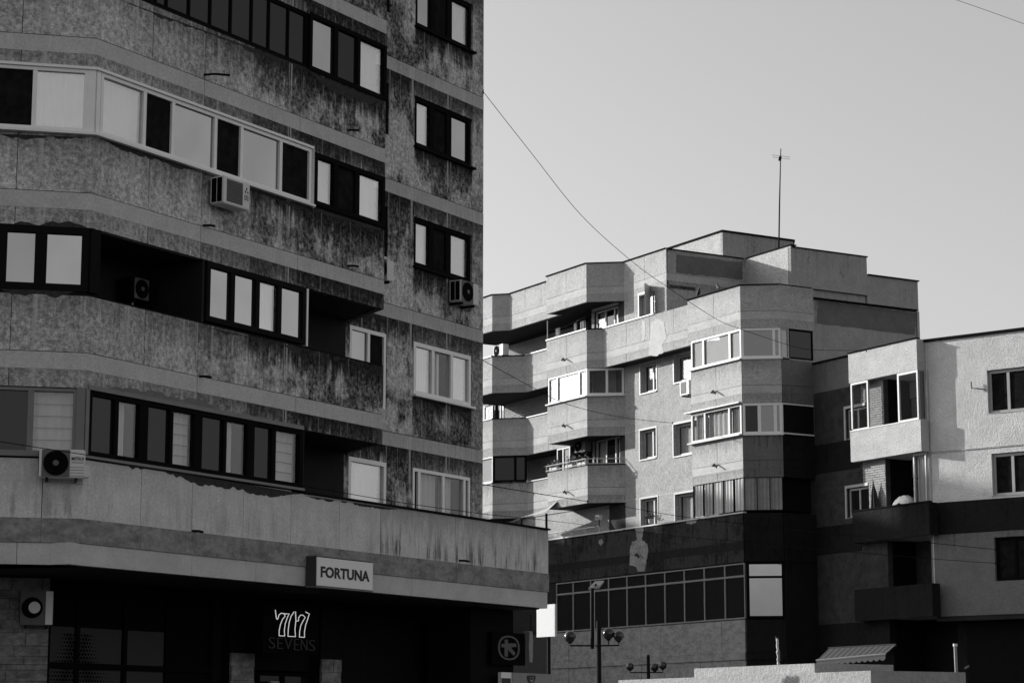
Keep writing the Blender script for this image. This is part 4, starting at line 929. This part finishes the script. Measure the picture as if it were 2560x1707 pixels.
l0 = at(1932, 388, 91); l1 = at(1975, 393, 91); MB().tube([l0, l1, l1 - Vector((0, 0, .09)), l0 - Vector((0, 0, .09)), l0], .008, 5).build('loop', 'grille', an)
MB().tube([at(1949, 402, 91), at(1951, 392, 91)], .06, 8).build('junction_box', 'metal', an)
# tin canopy over the terrace between the blocks
tc = root('tin_canopy', 'pale corrugated sheet canopy sloping above the end of the near parapet', 'canopy', CF.w(-4, 9, .5))
cq = CF.off(.5); k = 26
top_ = [(1262, 1303), (1300, 1286), (1345, 1268), (1368, 1250)]; bot_ = [(1275, 1307), (1303, 1294), (1345, 1286), (1369, 1281)]
def along(p, t):
    t *= len(p) - 1; i = min(int(t), len(p) - 2); f_ = t - i; return (p[i][0] + (p[i+1][0]-p[i][0])*f_, p[i][1] + (p[i+1][1]-p[i][1])*f_)
m = MB()
for i in range(k + 1):
    a = cq.hit(*along(top_, i/k)); b = cq.hit(*along(bot_, i/k)); dn = .03 * (i % 2); m.pt(cq.w(a[0], a[1], -.5 + dn)); m.pt(cq.w(b[0], b[1], .1 + dn))
for i in range(k): m.F.append((2*i, 2*i+2, 2*i+3, 2*i+1))
m.build('sheet', 'tin', tc)
for x, y in ((1303, 1296), (1366, 1283)):
    a = cq.hit(x, y); MB().tube([cq.w(a[0], a[1], 0), cq.w(a[0], 8.4, 0)], .05, 8).build('post', 'metal', tc)
fl_ = root('floodlight', 'small white floodlight on a stalk at the end of the terrace handrail', 'lamp', CF.w(sE, 9.87, .0))
MB().tube([CF.w(sE, 9.87, 0), CF.w(sE, 10.15, 0)], .02, 6).build('stalk', 'metal', fl_); box('head', CF, sE - .12, sE + .14, 10.12, 10.3, -.05, .1, 'rail', fl_); box('lens', CF, sE - .08, sE + .1, 10.15, 10.27, .1, .108, 'grille', fl_)

# ================================================================== stucco block with a boxed bay (right)
BF = Pl(at(2303, 1046.5, 75.8), AZC)
FB = root('apartment_block', 'rough stucco apartment block with a boxed corner balcony and brick behind it', 'building', BF.w(0, 0, -4))
ND = -.37
fw_ = BF.off(ND); side = Pl(BF.w(-.12, 0), AZD); EW = Pl(side.w(.37, 0), AZE); NR = -1.7
s_l = -3.83; s_rec = S(fw_, 2214, 1200)
def fpar(z0, z1, sr, mat, stain, cop=None):
    pts = [BF.w(s_l, 0, ND + .01), BF.w(s_l, 0, 0), BF.w(sr, 0, 0), BF.w(sr, 0, 0) + Vector((math.sin(R(AZD)), math.cos(R(AZD)), 0)) * .36]
    strip_panels(pts, .12, z0, z1, mat, FB, 'balcony_parapet', [1, 1, 1], stain=stain)
    slab('balcony_slab', [BF.w(s_l + .05, 0, ND + .01), BF.w(s_l + .05, 0, -.125), BF.w(sr - .12, 0, -.125), BF.w(sr - .12, 0, ND + .01)], z0 + .012, z0 + .14, 'fstucco', FB)
    slab('loggia_slab', [BF.w(s_rec, 0, ND + .005), BF.w(sr - .13, 0, ND + .005), BF.w(sr - .13, 0, NR), BF.w(s_rec, 0, NR)], z0 + .012, z0 + .16, 'fstucco', FB)
    if cop: strip_one([p + Vector((BF.n[0], BF.n[1], 0)) * .04 for p in pts[1:3]], .2, z1 + .003, z1 + .05, cop, FB, 'parapet_coping')
fpar(14.04, 15.10, -.12, 'fstucco', .15, 'coping'); fpar(11.21, 12.29, -.04, 'fstucco', .15)
fpar(8.34, 9.44, .25, 'fdark', .8, 'coping'); fpar(5.61, 6.71, .27, 'fdark', .6)  # lower parapets near-black, shade put into the colour
fops = [(S(fw_, 2116, 1090), S(fw_, 2166, 1060), Zp(fw_, 2118, 1098), Zp(fw_, 2118, 1022)), (S(fw_, 2119, 1290), S(fw_, 2172, 1260), Zp(fw_, 2125, 1294), Zp(fw_, 2125, 1220))]
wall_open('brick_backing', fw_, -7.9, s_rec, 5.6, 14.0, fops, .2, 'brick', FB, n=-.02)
box('plaster_belt', fw_, -7.9, s_rec, 14.005, 15.10, -.2, .0, 'flow', FB, stain=.3)
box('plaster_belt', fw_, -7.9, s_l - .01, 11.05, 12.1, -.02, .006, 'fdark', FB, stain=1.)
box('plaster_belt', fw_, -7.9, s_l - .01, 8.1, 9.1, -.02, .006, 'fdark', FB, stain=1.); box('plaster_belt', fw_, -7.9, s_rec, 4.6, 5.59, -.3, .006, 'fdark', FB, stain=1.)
box('roof_coping', fw_, -7.9, s_l - .01, 15.105, 15.17, -.3, .05, 'coping', FB)
# recessed part of the loggia: back wall with a pale lintel, brick below, pale side wall
lr = BF.off(NR); lops = [(s_rec + .75, s_rec + 1.45, 11.4, 13.3), (s_rec + .75, s_rec + 1.45, 8.5, 10.5)]
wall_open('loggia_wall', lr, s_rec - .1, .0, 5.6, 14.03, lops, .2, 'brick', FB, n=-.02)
for zz in (13.45, 10.62): box('loggia_lintel', lr, s_rec - .1, -.16, zz, zz + .58, -.01, .03, 'rail', FB)
box('loggia_side_wall', BF, -.15, -.02, 5.6, 14.03, NR, ND - .02, 'fstucco', FB, stain=.1)
def courses(pl, a0, a1, zlo, zhi, ops, skip, seed, mat):
    m = brick_rows(MB(), pl, a0, a1, zlo, zhi, ops, skip, seed)
    m.build('brick_courses', mat, FB, kind='stuff')
courses(fw_, -7.85, s_l + .2, 5.7, 13.95, fops, [(11.05, 12.1, 9), (8.1, 9.1, 9)], 4, 'brick')  # stretch shaded by the neighbouring block, shade painted as darker brick
courses(fw_, s_l + .2, s_rec, 9.0, 13.95, fops, [], 5, 'brickl'); courses(fw_, s_l + .2, s_rec, 5.7, 8.3, [], [], 7, 'brick')  # lowest courses darkened too, shade put into the brick colour
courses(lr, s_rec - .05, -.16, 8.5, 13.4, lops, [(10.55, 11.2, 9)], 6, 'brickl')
for i, (a, b, z0, z1) in enumerate(fops):
    window(FB, fw_, a + .02, b - .02, z0 + .02, z1 - .02, [a + (b-a)*.5], 'g', 'pvcs', .07, .08, -.1, .07, sill=.08)
    m = MB(); m.box(fw_, a - .09, a - .003, z0 - .02, z1 + .1, -.01, .03); m.box(fw_, a, b, z1 + .003, z1 + .1, -.01, .028); m.build('window_surround', 'pvcs', FB)
for a, b, z0, z1 in lops: window(FB, lr, a, b, z0, z1, [], 'g', 'blackf', .07, .08, -.05, .07)
slab('interior_wall', [fw_.w(-7.8, 0, -.25), fw_.w(s_rec - .11, 0, -.25), BF.w(s_rec - .11, 0, NR - .3), BF.w(.3, 0, NR - .3), EW.w(.9, 0, -.6), EW.w(9, 0, -.6), EW.w(9, 0, -7), fw_.w(-7.8, 0, -7)], 0, 14.9, 'dark', FB)
slab('roof', [fw_.w(-7.8, 0, -.1), fw_.w(-.2, 0, -.1), EW.w(.1, 0, -.1), EW.w(9, 0, -.1), EW.w(9, 0, -7), fw_.w(-7.8, 0, -7)], 14.91, 15.0, 'roof', FB)
z0, z1 = 12.30, 14.03
window(FB, BF, s_l + .06, s_l + 1.02, z0, z1, [], 'c', 'pvc', .07, .06, -.02, .07); window(FB, BF, -1.22, -.13, z0, z1, [], 'c', 'pvc', .08, .06, -.02, .07)
window(FB, side, .02, .35, z0, z1, [], 't', 'pvc', .04, .04, -.01, .05)
box('window_sill', BF, s_l, -.1, 12.292, 12.33, -.1, .02, 'pvc', FB)
window(FB, BF, S(BF, 2284, 1200, -.25), S(BF, 2316, 1200, -.25), 9.46, 11.19, [], 'w', 'pvc', .06, .06, -.25, .07)
zE = [(S(EW, 2469, 980), Zp(EW, 2470, 1035), Zp(EW, 2468, 926)), (S(EW, 2480, 1185), Zp(EW, 2480, 1241), Zp(EW, 2478, 1134)), (S(EW, 2487, 1400), Zp(EW, 2487, 1452), Zp(EW, 2487, 1343))]
eo = [(a, a + 2.1, z0, z1) for a, z0, z1 in zE]
zb1, zb2, zb3 = Zp(EW, 2316, 1132), Zp(EW, 2330, 1257), Zp(EW, 2330, 1337)
wall_open('wall_panel', EW, 0, 9, zb1 + .006, 15.0, [eo[0]], .22, 'fwhite', FB, stain=.1)
wall_open('wall_panel', EW, 0, 9, zb2, zb1 - .006, [eo[1]], .22, 'fwhite', FB, stain=.1)
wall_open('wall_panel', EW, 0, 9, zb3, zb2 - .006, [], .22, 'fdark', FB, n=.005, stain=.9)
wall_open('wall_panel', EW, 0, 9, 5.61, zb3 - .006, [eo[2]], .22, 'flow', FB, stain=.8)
box('plinth_wall', EW, .4, 9, 0, 5.6, -1.2, -.9, 'fdark', FB, stain=.7); box('soffit_slab', EW, .1, 9, 5.45, 5.6, -.9, -.03, 'soffit', FB)
box('belt_moulding', EW, 0, 9, zb1 - .02, zb1 + .025, -.05, .03, 'fstucco', FB, stain=.3)
box('roof_coping', EW, -.05, 9, 15.005, 15.10, -.3, .07, 'coping', FB)
for i, (a, b, z0, z1) in enumerate(eo):
    window(FB, EW, a + .01, b - .01, z0 + .02, z1 - .02, [a + .72, a + 1.4], 'ddd', 'pvc' if i < 2 else 'blackf', .09, .1, -.1, .08, sill=.10 if i < 2 else 0)
tv = root('wall_bracket', 'small bent tube bracket on the sunlit stucco beside the upper window', 'bracket', EW.w(*EW.hit(2440, 968), 0))
pa = EW.hit(2432, 955); pb = EW.hit(2446, 972); MB().tube([EW.w(pa[0], pa[1], .12), EW.w(pa[0], pb[1] + .03, .12), EW.w(pb[0], pb[1], .12), EW.w(pb[0] + .3, pb[1] - .05, -.02)], .02, 6).build('arm', 'grille', tv)
um = root('garden_umbrella', 'closed dark umbrella leaning on the lower balcony parapet', 'umbrella', BF.w(S(BF, 2186, 1262, -.2), 9.44, -.2))
u0 = BF.hit(2189, 1265, -.2); u1 = BF.hit(2183, 1207, -.2); m = MB(); ap = BF.w(u1[0], u1[1], -.2); bs = BF.w(u0[0], 9.3, -.2); rings = []
for h_, r_ in ((0, .01), (.3, .10), (.75, .16), (1., .19)):
    rings.append([m.pt(ap.lerp(bs, h_) + Vector((math.cos(j*.3927), math.sin(j*.3927), 0)) * r_ * (1 if j % 2 else .6)) for j in range(16)])
for A, B in zip(rings, rings[1:]):
    for j in range(16): m.F.append((A[j], A[(j+1) % 16], B[(j+1) % 16], B[j]))
m.build('canopy', 'cloth', um); MB().tube([bs, ap + Vector((0, 0, .08))], .018, 6).build('pole', 'metal', um)
cc = S(BF, 2262, 1258, -.5); cs_ = root('airing_bedding', 'patterned bedding heaped over the lower balcony parapet', 'bedding', BF.w(cc, 9.44, -.5))
m = MB(); k = 14
for i in range(k + 1):
    for j in range(k + 1):
        x, y = i/k*2-1, j/k*2-1; h_ = max(0, 1 - x*x*.9 - y*y*.8)
        m.pt(BF.w(cc + x*.62, 9.4 + .45*h_**.6 + .03*math.sin(i*1.7)*math.cos(j*2.1), -.5 + y*.26))
for i in range(k):
    for j in range(k): a = i*(k+1)+j; m.F.append((a, a+k+1, a+k+2, a+1))
m.build('fold', 'cloth2', cs_, smooth=True)
# canvas awning, downpipe, tag
aw = root('awning', 'striped canvas awning with a scalloped valance over the shaded shop', 'awning', at(2130, 1660, 68))
q0, q1, q2, q3 = at(2072, 1620, 72), at(2239, 1611, 70), at(2213, 1634, 67.5), at(2041, 1650, 69.5); m = MB(); k = 24
for i in range(k):
    m = MB(); t, u_ = i/k, (i+1)/k; ms_ = 'awn' if i % 2 else 'awnd'
    for p in (q0.lerp(q1, t), q3.lerp(q2, t), q3.lerp(q2, u_), q0.lerp(q1, u_)): m.pt(p)
    m.F.append((0, 1, 2, 3)); m.build('canvas_stripe', ms_, aw)
m = MB()
for i in range(k*4 + 1): t = i/k/4; p = q3.lerp(q2, t) + Vector((0, -.01, 0)); m.pt(p); m.pt(p - Vector((0, 0, .13 + .06*abs(math.sin(i*math.pi/8)))))
for i in range(k*4): m.F.append((2*i, 2*i+1, 2*i+3, 2*i+2))
m.build('valance', 'awn', aw); MB().tube([q3, q2], .035, 8).build('front_bar', 'pvcs', aw); MB().tube([q0, q1], .04, 8).build('roller', 'grille', aw)
dp = root('standpipe', 'pale upright pipe standing behind the kiosk roof', 'pipe', at(2390, 1700, 60)); t0, t1 = at(2395, 1700, 60), at(2388, 1612, 60)
MB().tube([t0 - Vector((0, 0, 3)), t1], .045, 10).build('pipe', 'logo', dp); MB().tube([t1 - Vector((0, 0, .03)), t1 + Vector((0, 0, .04))], .06, 10).build('cap', 'casing', dp)
tg = root('paper_tag', 'small tilted paper tag in the shadow beside the standpipe', 'sign', at(2417, 1668, 66))
tp_ = Pl(at(2417, 1668, 66), 95); poly('tag', tp_, [(-.08, -.09), (.1, -.05), (.06, .08), (-.09, .05)] if False else [(-.08, tp_.hit(2417, 1672)[1]), (.06, tp_.hit(2417, 1667)[1]), (.07, tp_.hit(2417, 1661)[1]), (-.06, tp_.hit(2417, 1666)[1])], -.01, 0, 'logo', tg, px=False)
MB().tube([at(2417, 1668, 66.1), at(2417, 1668, 71)], .01, 5).build('stalk', 'metal', tg)

# ================================================================== kiosk roof in the foreground
KC = Pl(at(2036, 1657, 58), AZC); KB = root('kiosk', 'sunlit concrete kiosk roof in two stepped slabs with a peeling edge', 'kiosk', KC.w(-3, 0, -3)); KD = Pl(KC.w(0, 0), AZD)
zt = Zp(KC, 2036, 1657); sl = S(KC, 1735, 1668); zl = Zp(KC, 2030, 1683)
slab('upper_slab', [KC.w(sl, 0), KC.w(0, 0), KD.w(2.6, 0), KD.w(2.6, 0, -5), KC.w(sl, 0, -5)], zl + .004, zt, 'slab', KB)
KL = KC.off(.35); sa = S(KL, 1546, 1694); zk = Zp(KL, 2000, 1682); sb_ = S(KL, 2177, 1682); KLD = Pl(KL.w(sb_, 0), AZD)
se = S(KLD, 2414, 1692)
slab('lower_slab', [KL.w(sa, 0), KL.w(sb_, 0), KLD.w(se, 0), KLD.w(se, 0, -6), KL.w(sa, 0, -6)], zk - .35, zk, 'slab', KB)
slab('kiosk_wall', [KL.w(sa + .5, 0, -.5), KL.w(sb_ - .5, 0, -.5), KLD.w(se - .5, 0, -.5), KLD.w(se - .5, 0, -5.5), KL.w(sa + .5, 0, -5.5)], 0, zk - .36, 'gable', KB)
vp = root('vent_pipe', 'crusted white vent pipe standing on the kiosk roof', 'pipe', KC.w(S(KC, 1946, 1661, -.4), zt, -.4))
a_ = S(KC, 1946, 1661, -.4); zz = Zp(KC, 1944, 1592, -.4); rr = random.Random(8); pts = []; rad = []
for i in range(13):
    t = i/12; pts.append(KC.w(a_ - .03*t + .01*math.sin(i*2), zt - .02 + (zz - zt)*t, -.4)); rad.append(.032 + rr.uniform(-.008, .012))
MB().tube(pts, rad, 9).build('pipe', 'rail', vp); MB().tube([pts[-1], pts[-1] + Vector((0, 0, .05))], .05, 9).build('cap', 'metal', vp)
box('strap', KC, a_ + .03, a_ + .10, zt + .12, zt + .38, -.45, -.38, 'metal', vp)

# ================================================================== street lamps
def lamp(lab, Y, cx, yt, ybot, gl, arm_y, mast=None, panel=False, rw=.05):
    p0 = at(cx, arm_y, Y); rt = root('street_lamp', lab, 'street lamp', (p0.x, Y, 0), 'globe street lamps')
    MB().tube([Vector((p0.x, Y, 0)), Vector((p0.x, Y, at(cx, yt, Y).z))], [.075, .058], 12).build('pole', 'metal', rt)
    MB().tube([Vector((p0.x, Y, 0)), Vector((p0.x, Y, .5))], [.14, .10], 12).build('base', 'metal', rt)
    if mast:
        a, b = at(mast[0], arm_y + 8, Y - .1), at(mast[0], mast[1], Y - .1); MB().tube([a, b], .05, 10).build('mast', 'metal', rt)
        MB().tube([at(mast[0] + 6, arm_y + 10, Y - .16), at(mast[0] + 5, mast[1] + 5, Y - .16)], .008, 5).build('conduit', 'pvcs', rt)
    for x, y, r in gl:
        g = at(x, y, Y); g.y += random.uniform(-.25, .25) if x > cx else 0; R_ = r * Y / F; az_ = at(cx, arm_y, Y).z
        rt_ = MB().tube([Vector((p0.x, Y, az_)), Vector((g.x, g.y, az_)), Vector((g.x, g.y, g.z - R_ * .95))], .02, 6).build('arm', 'metal', rt)
        MB().lathe(g - Vector((0, 0, R_*1.1)), [(.05, 0), (.06, .06)], 10).build('collar', 'metal', rt)
        m = MB(); pr = [(max(.002, R_*math.sin(math.pi*i/14)), -R_*math.cos(math.pi*i/14)) for i in range(15)]
        m.lathe(g, pr, 20).build('globe', 'globe', rt, smooth=True)
    if panel:
        m = MB(); b_ = [at(1471, 1469, Y), at(1497, 1466, Y), at(1510, 1450, Y + .3), at(1487, 1452, Y + .3)]
        for v in b_: m.pt(v)
        for v in b_: m.pt(v - Vector((0, .02, .05)))
        m.F += [(0, 1, 2, 3), (7, 6, 5, 4), (0, 4, 5, 1), (1, 5, 6, 2), (2, 6, 7, 3), (3, 7, 4, 0)]
        m.build('solar_panel', 'logo', rt); MB().tube([at(1482, 1478, Y), at(1490, 1460, Y + .1)], .03, 6).build('panel_bracket', 'metal', rt)
lamp('dark globe street lamp with a small solar panel on top', 57, 1497, 1551, 1700, [(1425, 1591, 15), (1521, 1584, 15), (1546, 1590, 13.5)], 1613, (1481, 1470), True)
lamp('dark globe street lamp further off in front of the stone-clad shop base', 79, 1621, 1636, 1700, [(1575, 1665.5, 9.8), (1637, 1667, 9.8), (1656, 1663, 9.8)], 1680)
wb = root('banner_board', 'blank white board on a post behind the end of the near parapet', 'board', at(1374, 1700, 61)); bp = Pl(at(1374, 1550, 61), AZC - 8)
p0, p1 = bp.hit(1359, 1594), bp.hit(1385, 1509); box('board', bp, p0[0] - .3, p1[0], p0[1] + .03, p1[1], -.05, 0, 'board', wb); box('frame', bp, p1[0] + .002, p1[0] + .05, p0[1] + .03, p1[1], -.06, .01, 'pvcs', wb)
MB().tube([bp.w(p0[0] + .1, 0, -.1), bp.w(p0[0] + .1, p1[1], -.1)], .05, 8).build('post', 'metal', wb)

# ================================================================== overhead cables
def line(pts, Y0, Y1):
    x0, x1 = pts[0][0], pts[-1][0]; return [at(x, y, Y0 + (Y1-Y0) * (x-x0)/(x1-x0)) for x, y in pts]
cable('overhead_cable', 'sagging cable from the edge of the near tower to the boxed bay roof', line([(1208, 230), (1330, 385), (1450, 535), (1567, 643), (1650, 705), (1785, 794), (1848, 821), (1977, 864), (2034, 874), (2166, 876)], 49.6, 71), .0075)
cable('overhead_cable', 'thin cable slung across the faceted balconies to the speckled wall', line([(1206, 900), (1340, 973), (1410, 1007), (1500, 1032), (1585, 1047), (1682, 1057)], 60, 84), .009)
cable('overhead_cable', 'thick cable crossing below the dark glazed balcony to the faceted corner', line([(1200, 1209), (1300, 1226), (1400, 1242), (1469, 1253)], 60, 87), .014)
cable('overhead_cable', 'long cable running along the low parapet past the white windows to the floodlight', [L1.w(*L1.hit(x, y, .5), .5) for x, y in ((-60, 1094), (120, 1122), (240, 1140), (500, 1178), (760, 1215), (1000, 1255), (1210, 1284))] + [at(1350, 1298, 62), at(1490, 1315, 86)], .007)
cable('overhead_cable', 'upper cable crossing the shade-dark terrace parapet to the stucco wall', line([(1560, 1266), (1700, 1290), (1900, 1314), (2080, 1333), (2330, 1357), (2489, 1373)], 84, 66), .010)
cable('overhead_cable', 'lower cable crossing the shade-dark terrace parapet to the stucco wall', line([(1560, 1325), (1750, 1345), (1870, 1355), (2000, 1368), (2330, 1396), (2489, 1407)], 84, 66), .009)
cable('overhead_cable', 'cable high in the empty sky', line([(2360, -10), (2470, 28), (2600, 75)], 45, 45), .005)

# ================================================================== unseen block added across the square, stepped to shape the shade on lower storeys
SH = (math.sin(SUN_AZ), math.cos(SUN_AZ)); PW = (SH[1], -SH[0])
def sw(tau, w_): return Vector((SH[0]*tau + PW[0]*w_, SH[1]*tau + PW[1]*w_, 0))
OB = root('apartment_block', 'unseen stepped block, added across the square, whose shadow covers the lower storeys', 'building', sw(75, 76))
for a, b, h in ((63, 75.6, 27.05), (75.6, 77.4, 25.0), (77.4, 80.2, 24.4), (80.2, 84, 22.4), (84, 95, 20.8)):
    slab('wall', [sw(75, a + .002), sw(75, b - .002), sw(87, b - .002), sw(87, a + .002)], 0, h, 'cwall', OB)
    slab('roof', [sw(74.9, a + .003), sw(74.9, b - .003), sw(87.1, b - .003), sw(87.1, a + .003)], h + .003, h + .12, 'roof', OB)
